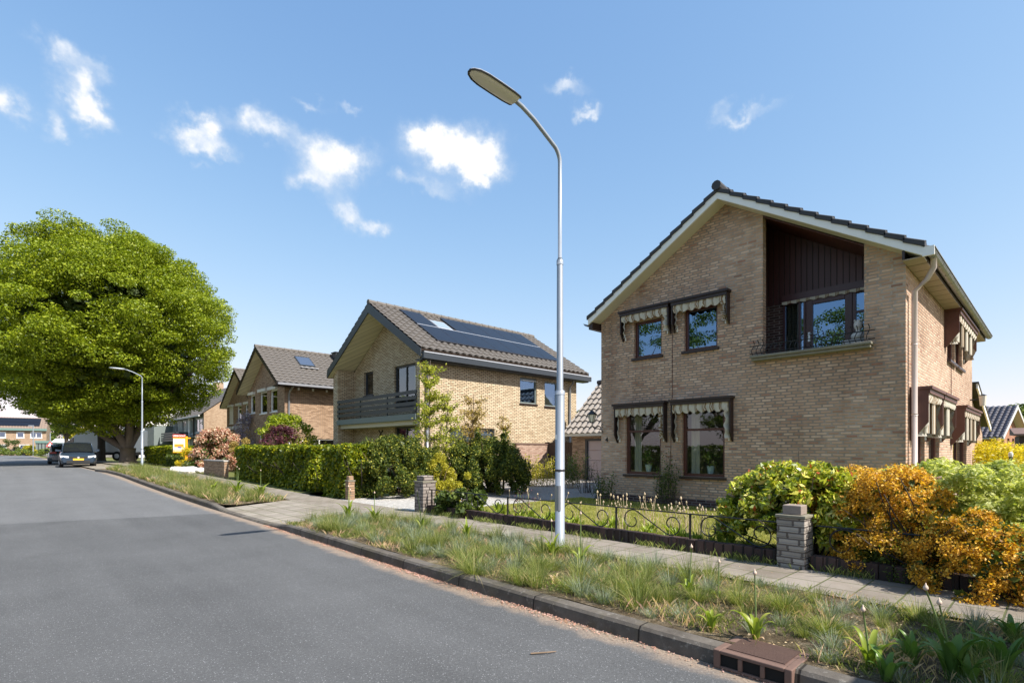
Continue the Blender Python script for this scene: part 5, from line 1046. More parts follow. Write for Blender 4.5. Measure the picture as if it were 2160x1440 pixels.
# ================================================================== trees
def limb(mb, p, d, L_, r0, r1, rng, n=7, wob=.12, sides=8):
    pts = [Vector(p)]; dirn = Vector(d).normalized()
    for i in range(n):
        dirn = (dirn + Vector(rng.normal(size=3) * wob)).normalized(); pts.append(pts[-1] + dirn * L_ / n)
    mb.tube(pts, [r0 + (r1 - r0) * i / n for i in range(n + 1)], sides); return pts
def tree(name, label, x, y, z, cz, rx, ry, rz_, nclump, nleaf, size, leaf, bark, tr, th, seed, cr=(1.0, 1.7), cat='tree', group=None, nl=7, dx=0, dy=0, shell=.35, flat=.42, spread=.8, low=-1, gaps=0.0, taper=1.0, inner=0, topn=0, lowz=1):
    """crown: ellipsoid centred cz above the ground, filled with flattish leaf sprays"""
    rng = np.random.default_rng(seed); T = thing(name, (x, y, z), label, cat, group); mb = MB()
    if inner: q = rng.normal(size=(inner, 3)); q /= np.linalg.norm(q, axis=1)[:, None]; q *= (rng.uniform(0, 1, inner) ** .5 * .8)[:, None] * np.array([rx, ry, rz_]); q[:, 2] = np.where(q[:, 2] < -rz_ * .5, -q[:, 2], q[:, 2]); q[:, :2] *= .85; leaves_mesh('inner_shade_leaves', 'darkleaf', T, q + np.array([x + dx, y + dy, z + cz]), .42, .7, up=.8, rng=rng)  # dark leaves added inside the crown to stop light coming through
    mb.tube([(x, y, z - .1), (x, y, z + .15), (x, y, z + th * .5), (x, y, z + th)], [tr * 1.35, tr * 1.08, tr * .95, tr * 1.05], 14)
    for i in range(nl):
        a = 2 * math.pi * i / nl + rng.uniform(-.3, .3); sp = rng.uniform(.25, spread); limb(mb, (x, y, z + th * .85), (math.cos(a) * sp, math.sin(a) * sp, 1), (cz + rz_ * .40 - th), tr * .55, tr * .08, rng, 8, .13)
    mb.build('trunk', bark, T, smooth=True)
    d = rng.normal(size=(nclump, 3)); d /= np.linalg.norm(d, axis=1)[:, None]; d[:, 2] = np.where(d[:, 2] < low, -d[:, 2], d[:, 2])
    r = rng.uniform(shell, 1, nclump) ** .45
    lump = 1 + .05 * np.sin(d[:, 0] * 5 + seed) + .04 * np.sin(d[:, 1] * 7 + d[:, 2] * 4)
    cen = d * (r * lump)[:, None] * np.array([rx, ry, rz_])
    tp = np.where(d[:, 2] < 0, 1 - (1 - taper) * np.abs(d[:, 2]) ** 1.2, 1 - topn * np.abs(d[:, 2]) ** 1.3); cen[:, 2] = np.where(cen[:, 2] < 0, cen[:, 2] * lowz, cen[:, 2]); cen[:, 0] *= tp; cen[:, 1] *= tp
    cen += np.array([x + dx, y + dy, z + cz]); rad = rng.uniform(cr[0], cr[1], nclump)
    P, dd = clumps(rng, cen, rad, nleaf, flat, .4 if nclump > 500 else .25); out = d[rng.integers(0, 1)]
    leaves_mesh('crown', leaf, T, P, size, .62, dirs=dd * .5, up=.75, rng=rng); return T
# the big round hornbeam: sprays on a dome, darker hollow beneath
tree('hornbeam_tree', 'huge round bright green tree with a forked trunk, left of the houses', 6.3, 45.2, .42, 8.5, 7.6, 7.8, 7.7, 760, 430000, .12, 'hornbeam', 'bark', .46, 1.0, 5, cr=(.6, 1.25), nl=9, shell=.5, flat=.46, spread=.95, dx=-1.0, taper=.66, inner=20000, topn=.30, lowz=.86)
tree('street_tree', 'slim tree with ivy grown yellowish trunk left of the big trunk', *Dd(197, 46), .42, 5.2, 2.4, 2.6, 2.6, 50, 7000, .2, 'darkleaf', 'twig', .2, 2.6, 11, dx=-1.8, cr=(.6, 1.0), nl=5)
tree('street_tree', 'tree with a straight dark trunk right beside the big trunk', *Dd(214, 42), .42, 5.6, 2.2, 2.4, 2.2, 50, 7000, .2, 'darkleaf', 'barkdark', .26, 2.8, 12, cr=(.6, 1.0), nl=5)
tree('street_tree', 'loose dull green tree on the far side of the parked cars', *Dd(140, 62), .42, 5.6, 3.6, 3.6, 2.8, 70, 9000, .24, 'darkleaf', 'barkdark', .2, 2.6, 13, cr=(.6, 1.1), nl=6)
tree('street_tree', 'bright green tree at the left edge on the other side of the road', -4.9, 50, .3, 4.9, 4.9, 4.9, 3.3, 110, 16000, .2, 'hornbeam', 'bark', .3, 1.7, 14, cr=(.7, 1.2))
for i, (px, d, cz, rr_, lb, lf) in enumerate(((92, 118, 5.5, 4, 'thin bluish tree right of the far left house', 'darkleaf'), (82, 106, 3.2, 2.0, 'yellow green bushy tree above the low garage', 'midleaf'), (120, 112, 4.5, 3.5, 'dull round tree behind the white canopy', 'midleaf'), (175, 90, 3.2, 2.6, 'yellow green tree left of the white lorry', 'golden'), (155, 125, 6, 5, 'tall thin tree far behind the lorry', 'darkleaf'))):
    tree('background_tree', lb, *Dd(px, d), .4, cz, rr_, rr_, rr_ * .8, 30, 3000, .35, lf, 'barkdark', .15, 1.5, 30 + i, cr=(.7, 1.3), group='trees far down the street', nl=5)
for i, (px, d, lb) in enumerate(((2150, 62, 'green tree behind the bungalow at the right edge'), (2172, 55, 'green tree partly outside the right edge'), (1222, 48, 'small dark tree seen in the gap left of the garage roof'))):
    tree('background_tree', lb, *Dd(px, d), 0, 3.6 if i < 2 else 3.4, 3.4, 3.4, 2.4 if i < 2 else 1.6, 40, 6000, .3, 'midleaf' if i < 2 else 'darkleaf', 'barkdark', .15, 1.5, 50 + i, cr=(.7, 1.2), nl=5)
# trees over the road whose reflections stand in the windows
for i, (x, y, s) in enumerate(((-9, 13.2, 1.0), (-10, 20, 1.1), (-9.5, 7.2, .8), (-11, 29, 1.1))):
    tree('street_tree', ['tree across the road opposite the iron fence, mirrored in the windows', 'tree across the road, second from the camera, mirrored in the windows', 'small tree across the road nearest the camera', 'tree across the road, farthest of the row'][i], x, y, 0, 6.6 * s, 3.4 * s, 3.4 * s, 5.0 * s, 110, 22000, .12, 'midleaf', 'bark', .2, 2, 60 + i, cr=(.5, 1.0), group='trees across the road')

# ================================================================== hedges and shrubs
def hedge(label, x0, x1, y0, y1, zt, n, size, leaf, seed, name='clipped_hedge', wob=.05, zb=.12, cat='hedge'):
    rng = np.random.default_rng(seed); T = thing(name, ((x0 + x1) / 2, (y0 + y1) / 2, zb), label, cat); A = [(y1 - y0) * (zt - zb)] * 2 + [(x1 - x0) * (zt - zb)] * 2 + [(x1 - x0) * (y1 - y0)]
    f = rng.choice(5, n, p=np.array(A) / sum(A)); u, v, w_ = rng.uniform(0, 1, (3, n)); dep = np.abs(rng.normal(0, .09, n))
    X = x0 + (x1 - x0) * u; Y = y0 + (y1 - y0) * v; Z = zb + (zt - zb) * w_
    X = np.where(f == 0, x0 + dep, np.where(f == 1, x1 - dep, X)); Y = np.where(f == 2, y0 + dep, np.where(f == 3, y1 - dep, Y)); Z = np.where(f == 4, zt - dep, Z)
    k = wob * (np.sin(Y * 3.1 + Z * 2) + np.sin(X * 4 + Z * 5.1 + Y * 1.3) + np.sin(Y * 11 + Z * 9) * .6); nx = np.where(f == 0, -1, np.where(f == 1, 1, 0)); ny = np.where(f == 2, -1, np.where(f == 3, 1, 0)); nz = np.where(f == 4, 1, 0)
    P = np.stack([X + nx * k, Y + ny * k, Z + nz * k * .8], 1); D_ = np.stack([nx, ny, nz], 1) * .9
    leaves_mesh('foliage', leaf, T, P, size, .65, dirs=D_, up=.45, rng=rng); n3 = n // 8; leaves_mesh('inner_shade_leaves', 'darkleaf', T, np.stack([rng.uniform(x0 + .12, x1 - .12, n3), rng.uniform(y0 + .12, y1 - .12, n3), rng.uniform(zb, zt - .12, n3)], 1), size * 2, .7, up=.2, rng=rng)  # dark core leaves added to block light inside the hedge
    mb = MB(); 
    for i in range(max(3, int((y1 - y0) * 2.2))):
        y = y0 + .15 + (y1 - y0 - .3) * i / max(1, int((y1 - y0) * 2.2) - 1); x = (x0 + x1) / 2
        for q in range(5): limb(mb, (x, y, 0), (rng.uniform(-.5, .5), rng.uniform(-.4, .4), 1), (zt - zb) * .95, .02, .006, rng, 4, .15, 4)
    mb.build('stems', 'barkdark', T); return T
hedge('clipped bright green beech hedge, long left block with a sunlit end', 6.10, 7.0, 14.25, 20.9, 1.40, 42000, .075, 'beech', 71, zb=.16)
hedge('clipped bright green beech hedge, shorter block in the middle', 5.95, 6.8, 11.95, 13.35, 1.42, 13000, .07, 'beech', 72)
hedge('low dark box hedge left of the orange post', 6.6, 7.2, 32.2, 34.8, .95, 5000, .08, 'darkleaf', 73, name='box_hedge', zb=.4)
hedge('green hedge behind the distant street lamp', 7.4, 8.6, 36, 46, 1.5, 14000, .14, 'beech', 74, zb=.4)
hedge('green hedge behind the orange sign post', 7.4, 8.4, 30.2, 33.4, 1.35, 8000, .11, 'midleaf', 75, zb=.4)
def shrub(name, label, cen, rad, n, size, leaf, seed, cat='shrub', flat=.85, aspect=.5, up=.35, stems=7, sh=.25, base=None, outb=.6, group=None, stem='twig', zb=.1, fold=0, sp=.8, inner=0):
    rng = np.random.default_rng(seed); cen = np.asarray(cen, float); base = base or (cen[:, 0].mean(), cen[:, 1].mean()); T = thing(name, (base[0], base[1], zb), label, cat, group)
    P, d = clumps(rng, cen, rad, n, flat, sh); P[:, 2] = np.maximum(P[:, 2], zb + .03)
    if inner: k = rng.integers(0, len(cen), inner); q = cen[k] + rng.normal(size=(inner, 3)) * np.asarray(rad)[k][:, None] * .3; q = q * .9 + cen.mean(0) * .1; q[:, 2] = np.maximum(q[:, 2], zb + .02); leaves_mesh('inner_shade_leaves', 'darkleaf', T, q, size * 2.2, .7, up=.3, rng=rng)  # oversized dark leaves added at the centres, blocking light and darkening the gaps
    leaves_mesh('foliage', leaf, T, P, size, aspect, dirs=d * outb, up=up, rng=rng, fold=fold)
    mb = MB()
    for i in range(stems):
        c = cen[i % len(cen)]; v = Vector((c[0] - base[0], c[1] - base[1], c[2] - zb)); limb(mb, (base[0] + rng.normal() * .05, base[1] + rng.normal() * .05, zb - .05), v + Vector(rng.normal(size=3) * .15), v.length * 1.15, .016 * sp, .004, rng, 5, .12, 5)
    mb.build('stems', stem, T); return T
def cl(c, spread, n, r, seed, zr_=(0, 1)):
    rng = np.random.default_rng(seed); C_ = np.array(c) + rng.normal(size=(n, 3)) * np.array(spread) * .5; return C_, rng.uniform(r[0], r[1], n)
# yews behind the gravel driveway
def dome(cx, cy, rx, ry, zt, zb, n, r, seed, sq=2.6):
    rng = np.random.default_rng(seed); out = []
    while len(out) < n:
        p = rng.uniform(-1, 1, 2); h = (1 - (abs(p[0]) ** sq + abs(p[1]) ** sq))
        if h <= 0: continue
        out.append((cx + p[0] * rx, cy + p[1] * ry, zb + (zt - zb) * (h ** .4) * rng.uniform(.0, 1) if rng.uniform() < .6 else zb + (zt - zb) * h ** .4))
    return np.array(out), rng.uniform(r[0], r[1], n)
yx, yy_ = Dd(835, 13.9); c, r = dome(yx, yy_, 1.25, 1.35, 1.50, .2, 210, (.10, .20), 80); shrub('yew_bush', 'large clipped dark yew beside the white gravel, left of the golden shrub', c, r, 60000, .06, 'yew', 81, flat=1.3, aspect=.42, stems=14, up=.5, outb=.3, inner=7000)
yx, yy_ = Dd(1020, 14.9); c, r = dome(yx, yy_, 1.15, 1.25, 1.45, .2, 180, (.10, .20), 82)
for px, zt in ((1008, 1.95), (1066, 1.9), (965, 1.6)):
    a, b_ = Dd(px, 14.6); c = np.vstack([c, [[a, b_, zt - .15 - .2 * k] for k in range(5)]]); r = np.append(r, [.10, .14, .18, .2, .22])
shrub('yew_bush', 'dark yew with two upright peaks right of the golden shrub', c, r, 52000, .06, 'yew', 83, flat=1.3, aspect=.42, stems=14, up=.5, outb=.3, inner=7000)
gx, gy = Dd(925, 13.3); c, r = dome(gx, gy, .34, .34, 1.12, .15, 60, (.08, .14), 84); shrub('golden_shrub', 'golden yellow shrub growing between the two dark yews', c, r, 9000, .045, 'golden', 85, flat=1.3, up=.4)
gx, gy = Dd(948, 10.5); c, r = dome(gx, gy, .40, .25, .66, .15, 26, (.06, .11), 86); c[-1] = (*Dd(986, 11.2), .75); shrub('golden_shrub', 'small golden bush just right of the brown gate pillar', c, r, 4200, .042, 'golden', 87)
gx, gy = 5.98, 7.55; c, r = dome(gx, gy, .33, .55, .56, .12, 26, (.08, .15), 88); shrub('leafy_bush', 'broad leaved green bush spilling over the low wall by the brown pillar', c, r, 2600, .085, 'darkleaf', 89, aspect=.8, up=.5)
# climber twigs, shoots
def shoots(name, label, spots, h, n, leaf, seed, size=.05, nleaf=700, cat='shrub', stem='straw', lean=.18, r=.008, top=1.0, spread=.06):
    rng = np.random.default_rng(seed); x0 = sum(s_[0] for s_ in spots) / len(spots); y0 = sum(s_[1] for s_ in spots) / len(spots); z0 = zr(y0) + .1; T = thing(name, (x0, y0, z0), label, cat); mb = MB(); P = []
    for i in range(n):
        s_ = spots[i % len(spots)]; hh = h * rng.uniform(.55, 1.05); pts = limb(mb, (s_[0] + rng.normal() * .08, s_[1] + rng.normal() * .08, z0), (rng.normal() * lean, rng.normal() * lean, 1), hh, r, r * .3, rng, 6, .07, 5)
        for k in range(nleaf // n):
            q = rng.uniform(.15, 1) ** (.8) * (len(pts) - 1.001); a = int(q); p = pts[a] + (pts[a + 1] - pts[a]) * (q - a); P.append(np.array(p) + rng.normal(size=3) * spread)
    mb.build('stems', stem, T); leaves_mesh('foliage', leaf, T, np.array(P), size, .5, up=.2, rng=rng); return T
shoots('leafy_shrub', 'row of yellow green upright shoots against the reddish garden wall', [Dd(px, 17.0) for px in (1112, 1126, 1140, 1156, 1168)], 1.05, 40, 'golden', 90, nleaf=2600, size=.055)
shoots('leafy_shrub', 'yellow green shoots just right of the lamp pole, in front of the garage', [Dd(px, 16.4) for px in (1196, 1206, 1214)], 1.1, 24, 'midleaf', 91, nleaf=1600, size=.055)
shoots('leafy_shrub', 'thin twiggy shrub at the garage door', [Dd(px, 14.6) for px in (1232, 1245, 1258)], 1.05, 22, 'darkleaf', 92, nleaf=500, size=.035, stem='barkdark')
shoots('climbing_plant', 'narrow climbing shrub between the two ground floor windows', [(10.2, 5.92), (10.25, 5.8), (10.25, 6.05)], 1.15, 20, 'darkleaf', 93, nleaf=1500, size=.04, stem='barkdark', lean=.13)
shoots('leafy_shrub', 'dark leaning shrub at the left foot of the pink brick house', [(10.1, 7.3), (10.0, 7.6)], .7, 12, 'darkleaf', 94, nleaf=700, size=.045, stem='barkdark', lean=.4)
# young trees in front of the yellow house
def young_tree(label, px, d, h, n, leaf, seed, w_=.5, nleaf=900, size=.07, tr=.035, stem='bark', name='young_tree'):
    rng = np.random.default_rng(seed); x, y = Dd(px, d); T = thing(name, (x, y, .12), label, 'tree'); mb = MB(); pts = limb(mb, (x, y, .05), (0, 0, 1), h, tr, .008, rng, 10, .03, 8); P = []
    for i in range(n):
        q = rng.uniform(.28, .97) * (len(pts) - 1.01); a = int(q); p = pts[a]; an = rng.uniform(0, 6.28); ln = w_ * rng.uniform(.5, 1.1) * (1.15 - q / len(pts) * .8)
        b_ = limb(mb, p, (math.cos(an) * .9, math.sin(an) * .9, rng.uniform(.25, .8)), ln, .014, .005, rng, 5, .14, 4)
        for k in range(nleaf // n):
            u = rng.uniform(.15, 1) * 4.99; P.append(np.array(b_[int(u)].lerp(b_[int(u) + 1], u % 1)) + rng.normal(size=3) * .045)
    mb.build('trunk', stem, T); leaves_mesh('crown', leaf, T, np.array(P), size, .6, up=.5, rng=rng); return T
young_tree('slender young tree with yellow green leaves before the downpipe of the yellow house', 908, 14.6, 3.75, 70, 'sapling', 100, .95, 5200, .06)
young_tree('second slender tree with pale green leaves close to the first, slightly right', 936, 14.9, 2.9, 52, 'sapling', 101, .85, 3200, .06)
young_tree('multi stemmed bronze twiggy tree before the side wall of the yellow house', 1004, 15.2, 2.9, 40, 'bronze', 102, 1.0, 1700, .06, stem='twig')
young_tree('another bronze twiggy stem leaning among the same bare branches', 990, 15.2, 2.3, 30, 'bronze', 103, .9, 1100, .06, stem='twig')
young_tree('small bronze twiggy tree, right one before the yellow side wall', 1062, 15.4, 2.3, 24, 'bronze', 104, .6, 800, .06, stem='twig')
# shrubs in front of the middle houses
a, b_ = Dd(600, 23.5); c, r = dome(a, b_, 1.15, 1.1, 2.75, .9, 60, (.18, .34), 110); shrub('leafy_tree', 'bright green maple behind the hedge, upper and left part', c, r, 6000, .11, 'hornbeam', 111, stems=12, cat='small tree')
a, b_ = Dd(592, 22.4); c, r = dome(a, b_, .75, .75, 2.2, .7, 50, (.15, .3), 112); shrub('purple_shrub', 'dark purple leaved shrub in front of the bright green maple', c, r, 6000, .075, 'purple', 113, stems=12, up=.3)
shoots('leafy_shrub', 'yellow green twiggy shrub before the low white window of the skylight house', [Dd(px, 22.5) for px in (640, 655, 672, 686)], 1.75, 26, 'golden', 114, nleaf=1300, size=.07)
a, b_ = Dd(524, 30.5); c, r = dome(a, b_, .85, .8, 3.1, .8, 50, (.2, .36), 115); shrub('wisteria', 'pale lilac wisteria hanging on the front of the skylight house', c, r, 5000, .09, 'lilac', 116, flat=1.4, stems=8, cat='climber')
a, b_ = Dd(460, 24.0); c, r = dome(a, b_, .95, .95, 2.15, .35, 95, (.16, .3), 117); shrub('pink_shrub', 'large rounded shrub of pink and cream young leaves', c, r, 17000, .085, 'photinia', 118, stems=14, up=.5, outb=.8, inner=1500)
a, b_ = Dd(397, 25.0); c, r = dome(a, b_, .45, .45, 1.35, .3, 26, (.12, .2), 119); shrub('yellow_flowering_shrub', 'bright yellow flowering shrub right of the orange post', c, r, 3600, .06, 'yellowfl', 120)
a, b_ = Dd(432, 23.6); c, r = dome(a, b_, .8, .6, .95, .25, 30, (.14, .24), 121); shrub('leafy_bush', 'dark green undergrowth below the pink shrub', c, r, 5000, .08, 'darkleaf', 122)
a, b_ = Dd(512, 22.8); c, r = dome(a, b_, .5, .5, 1.7, .8, 22, (.12, .2), 123); shrub('leafy_bush', 'pale yellowish bush between pink shrub and clipped hedge', c, r, 2400, .07, 'bronze', 124)
for i, (px, d, w_, h) in enumerate(((18, 92, 1.9, 2.6), (25, 88, 3.4, 1.0), (62, 89, .9, 1.6), (98, 84, .9, .9), (0, 88, 1.6, 1.1))):
    a, b_ = Dd(px, d); c, r = dome(a, b_, w_, w_, h + .3, .5, 24, (.3, .5), 130 + i); shrub('garden_shrub', ['dark round shrub before the far left house', 'low clipped hedge bush at the far street end', 'yellow green bush right of the far left house', 'small bush beside the far garage', 'green bush at the left edge far away'][i], c, r, 2500, .2, ['darkleaf', 'midleaf', 'golden', 'midleaf', 'midleaf'][i], 140 + i, zb=.3)
# white rocks
rng = np.random.default_rng(7)
for i in range(7):
    x, y = 5.25 + .12 * i + rng.uniform(-.1, .1), 25.2 + rng.uniform(-.5, .9); bm = bmesh.new(); bmesh.ops.create_icosphere(bm, subdivisions=2, radius=rng.uniform(.12, .28))
    for v in bm.verts: v.co = Vector((v.co.x * 1.3, v.co.y, v.co.z * .7)) * (1 + rng.uniform(-.14, .14))
    me = bpy.data.meshes.new('white_rock'); bm.to_mesh(me); bm.free(); me.materials.append(M['rock']); o = bpy.data.objects.new('white_rock', me); C.objects.link(o); o.location = (x, y, .42); tag(o, 'rough white rock in the little pile at the foot of the yellow shrub', 'rock', 'white rocks beside the sidewalk')
# right hand shrubs
c, r = dome(6.45, 2.08, .58, .82, 1.08, .28, 140, (.08, .15), 150, 2.2); shrub('glossy_shrub', 'large glossy green and cream shrub around the whitish pillar', c, r, 29000, .064, 'laurel', 151, aspect=.42, up=.3, stems=26, base=(6.45, 1.9), stem='barkdark', sp=.8, outb=.5, fold=.1, inner=1500)
c, r = dome(6.08, 1.08, .40, .52, 1.10, .14, 120, (.06, .13), 152, 2.0); c2, r2 = dome(5.72, .52, .32, .40, .78, .10, 95, (.05, .11), 153, 2.0); c4, r4 = dome(5.6, .15, .2, .25, .66, .12, 30, (.05, .1), 163, 2.0); c3, r3 = dome(6.6, 1.45, .5, .5, 1.08, .55, 50, (.07, .14), 154)
shrub('orange_shrub', 'orange and bronze barberry with tiny leaves, covering the low wall at the right', np.vstack([c, c2, c3, c4]), np.concatenate([r, r2, r3, r4]), 52000, .023, 'orangeleaf', 155, inner=1800, aspect=.6, stems=40, base=(6.2, .95), stem='barkdark', sh=.1, outb=.4)
c, r = dome(6.15, .85, .42, .6, .42, .06, 60, (.07, .13), 167, 2.2); shrub('shade_leaves', 'dark leaf mass added for the shade low in the orange barberry', c, r, 9000, .028, 'darkleaf', 168, stems=20, stem='barkdark')  # dark leaf colour stands for shade in the lower barberry
c, r = dome(8.0, 1.0, 1.25, .95, 1.10, .3, 90, (.12, .24), 156, 2.2); shrub('acer_shrub', 'pale green feathery maple shrub behind the orange barberry', c, r, 24000, .065, 'acer', 157, aspect=.4, up=.9, stems=16, flat=.5)
c, r = dome(6.15, .36, .42, .46, 1.16, .62, 75, (.07, .14), 158, 2.2); shrub('acer_shrub', 'pale green feathery maple branches at the right edge above the barberry', c, r, 15000, .042, 'acer', 159, aspect=.4, up=.9, stems=8, flat=.5)
hx, hy = Dd(2110, 17); c, r = dome(hx, hy, 3.6, .85, 1.45, .3, 90, (.2, .34), 160); shrub('yellow_hedge', 'brilliant yellow rounded hedge beyond the rear corner of the pink brick house', c, r, 20000, .07, 'yellowfl', 161, up=.6)
gx, gy = Dd(2132, 10.5); GLp = thing('garden_lamp', (gx, gy, .1), 'dark garden lamp post with a small glass top among the maple leaves', 'garden lamp'); mb = MB(); mb.tube([(gx, gy, .1), (gx, gy, 1.16)], .028, 8); mb.build('post', 'iron', GLp); mb = MB(); mb.lathe((gx, gy, 0), [(.035, 1.16), (.04, 1.2), (.035, 1.24), (.01, 1.26)], 10); mb.build('lamp_top', 'lens', GLp)

# ================================================================== grasses, bulbs, seed heads
def blades_mesh(name, n, h, spread, w_, seed, curve=.5, lean=.5, rbase=.05):
    rng = np.random.default_rng(seed); a = rng.uniform(0, 2 * np.pi, n); rb = rbase * np.sqrt(rng.uniform(0, 1, n)); L_ = h * rng.uniform(.5, 1.15, n); le = lean * rng.uniform(.1, 1.1, n); W_ = w_ * rng.uniform(.6, 1.3, n)
    ta = a + np.pi / 2 + rng.normal(0, .4, n); V = []; F_ = []
    ts = (0, .4, .75, 1.0)
    for t_ in ts:
        rr_ = rb + L_ * (le * t_ + curve * le * t_ * t_ * 1.2); z = L_ * (t_ - .38 * le * t_ * t_ * (1 + curve)); px = rr_ * np.cos(a); py = rr_ * np.sin(a); ww = W_ * (1 - t_ ** 1.5) * .5 + .0002
        V.append(np.stack([px + np.cos(ta) * ww, py + np.sin(ta) * ww, z], 1)); V.append(np.stack([px - np.cos(ta) * ww, py - np.sin(ta) * ww, z], 1))
    V = np.stack(V, 1).reshape(-1, 3); k = np.arange(n)[:, None] * 8; Fq = np.concatenate([k + np.array([[0, 1, 3, 2]]), k + np.array([[2, 3, 5, 4]]), k + np.array([[4, 5, 7, 6]])], 1).reshape(-1, 4)
    me = bpy.data.meshes.new(name); me.from_pydata(V.tolist(), [], Fq.tolist()); me.update(); return me
def scatter(meshes, name, label, cat, group, spots, material, smin, smax, seed, zf):
    rng = random.Random(seed)
    for m_ in meshes:
        if not m_.materials: m_.materials.append(M[material])
    for x, y in spots:
        o = bpy.data.objects.new(name, rng.choice(meshes)); C.objects.link(o); s = rng.uniform(smin, smax) * (.78 if y < 2.2 and name != 'dry_seed_stalk' else 1); o.location = (x, y, zf(x, y)); o.scale = (s * rng.uniform(.9, 1.15), s * rng.uniform(.9, 1.15), s * rng.uniform(.85, 1.2)); o.rotation_euler = (rng.uniform(-.12, .12), rng.uniform(-.12, .12), rng.uniform(0, 6.28)); tag(o, label, cat, group)
def poisson(x0, x1, y0, y1, dmin, seed, tries=3000, ok=None):
    rng = random.Random(seed); out = []
    for _ in range(tries):
        p = (rng.uniform(x0, x1), rng.uniform(y0, y1))
        if ok and not ok(*p): continue
        if all((p[0] - q[0]) ** 2 + (p[1] - q[1]) ** 2 > dmin * dmin for q in out): out.append(p)
    return out
vzz = lambda x, y: vz(x, y) + zr(y) - .01
BULBS = [G(*q) for q in ((1835, 1400), (2010, 1430), (1595, 1345), (1500, 1325), (1455, 1255), (1515, 1255), (1165, 1175), (1225, 1190), (985, 1140), (735, 1095), (790, 1100), (890, 1120), (2120, 1410))]
okv = lambda x, y: kx(y) + .24 < x and all(math.hypot(x - q[0], y - q[1]) > (.13 if q[1] < 2.4 else .07) for q in BULBS) and not (x < 3.55 and .95 < y < 1.5) and math.hypot(x - 4.84, y - 4.21) > .12 and not (3.5 < x < 4.2 and 1.8 < y < 2.15)
tuf = [blades_mesh('sedge', 190, .25, 0, .0032, 200 + i, .6, .62, .05) for i in range(5)]; tuf2 = [blades_mesh('fescue', 170, .13, 0, .0022, 220 + i, .3, .8, .035) for i in range(4)]
sp1 = poisson(3.3, 4.78, .15, 8.7, .20, 1, ok=okv); random.Random(3).shuffle(sp1)
n1 = int(len(sp1) * .48)
scatter(tuf, 'grass_tuft', 'loose tuft of thin yellow green grass in the roadside verge', 'grass tuft', 'green grass tufts in the verge by the lamp', sp1[:n1], 'grassgreen', .65, 1.2, 4, vzz)
scatter(tuf2, 'fescue_tuft', 'low spiky tuft of blue grey fescue in the roadside verge', 'grass tuft', 'blue fescue tufts in the verge by the lamp', sp1[n1:], 'grassblue', .95, 1.6, 5, vzz)
big = [blades_mesh('big_sedge', 420, .27, 0, .0032, 240 + i, .7, .95, .07) for i in range(4)]
bsp = [G(px, py) for px, py in ((1745, 1330), (1335, 1245), (1100, 1225), (1410, 1262), (1470, 1262), (1010, 1175), (1165, 1195), (1275, 1225), (1655, 1290), (905, 1150), (780, 1120), (700, 1118), (1560, 1270), (1000, 1205), (1215, 1245), (850, 1130))]
scatter(big, 'big_grass_tuft', 'dense fountain of thin yellow green blades, a large grass clump of the near verge', 'grass tuft', 'large grass clumps in the near verge', bsp, 'grassgreen', .8, 1.1, 41, vzz)
sp2 = poisson(3.5, 4.75, 12.7, 30.8, .36, 2, ok=lambda x, y: x > kx(y) + .25); random.Random(4).shuffle(sp2); n2 = int(len(sp2) * .68)
scatter(tuf, 'grass_tuft', 'tuft of thin pale green grass in the farther verge beyond the driveway', 'grass tuft', 'green grass tufts in the farther verge', sp2[:n2], 'grassgreen', 1.1, 1.75, 6, vzz)
scatter(tuf2, 'fescue_tuft', 'low tuft of blue grey fescue in the farther verge beyond the driveway', 'grass tuft', 'blue fescue tufts in the farther verge', sp2[n2:], 'grassblue', 1.2, 1.9, 7, vzz)
def blade_field(name, x0, x1, y0, y1, n, h, w_, material, seed, zf, ok=None, lean=.6):
    rng = np.random.default_rng(seed); X = rng.uniform(x0, x1, n); Y = rng.uniform(y0, y1, n)
    if ok is not None: k = ok(X, Y, rng); X, Y = X[k], Y[k]
    n = len(X); a = rng.uniform(0, 2 * np.pi, n); L_ = h * rng.uniform(.4, 1.2, n); le = lean * rng.uniform(.1, 1.2, n); W_ = w_ * rng.uniform(.6, 1.3, n); Z = np.array([zf(x, y) for x, y in zip(X, Y)]) - .005
    ta = a + np.pi / 2; B = np.stack([X, Y, Z], 1); t_ = np.stack([np.cos(ta), np.sin(ta), 0 * a], 1); d = np.stack([np.cos(a) * le, np.sin(a) * le, np.ones(n)], 1)
    V = np.stack([B - t_ * W_[:, None] / 2, B + t_ * W_[:, None] / 2, B + d * L_[:, None] * .6 + t_ * W_[:, None] * .3, B + d * L_[:, None] * np.array([1.25, 1.25, .9])], 1).reshape(-1, 3)
    me = bpy.data.meshes.new(name); me.from_pydata(V.tolist(), [], [(4 * i, 4 * i + 1, 4 * i + 2, 4 * i + 3) for i in range(n)]); me.materials.append(M[material]); o = bpy.data.objects.new(name, me); C.objects.link(o); return o
pat = lambda X, Y, rng: (np.sin(X * 9 + Y * 4) + np.sin(Y * 7.3 - X * 5) + rng.normal(0, .7, len(X))) > .35
tag(blade_field('short_grass', 3.3, 4.84, 0, 8.9, 50000, .075, .0028, 'grassgreen', 300, vzz, pat), 'short thin grass between the tufts of the near verge', 'grass', kind='stuff')
tag(blade_field('dry_grass', 3.3, 4.84, 0, 8.9, 13000, .10, .0022, 'wilt', 306, vzz, lambda X, Y, r: (np.sin(X * 6 - Y * 3.3) + np.sin(Y * 5.1 + X * 3) + r.normal(0, .7, len(X))) > .5), 'straw toned dry blades mixed into the near verge', 'grass', kind='stuff')
tag(blade_field('dry_grass', 3.45, 4.84, 12.5, 31, 7000, .18, .006, 'wilt', 307, vzz, pat), 'straw toned dry blades mixed into the farther verge', 'grass', kind='stuff')
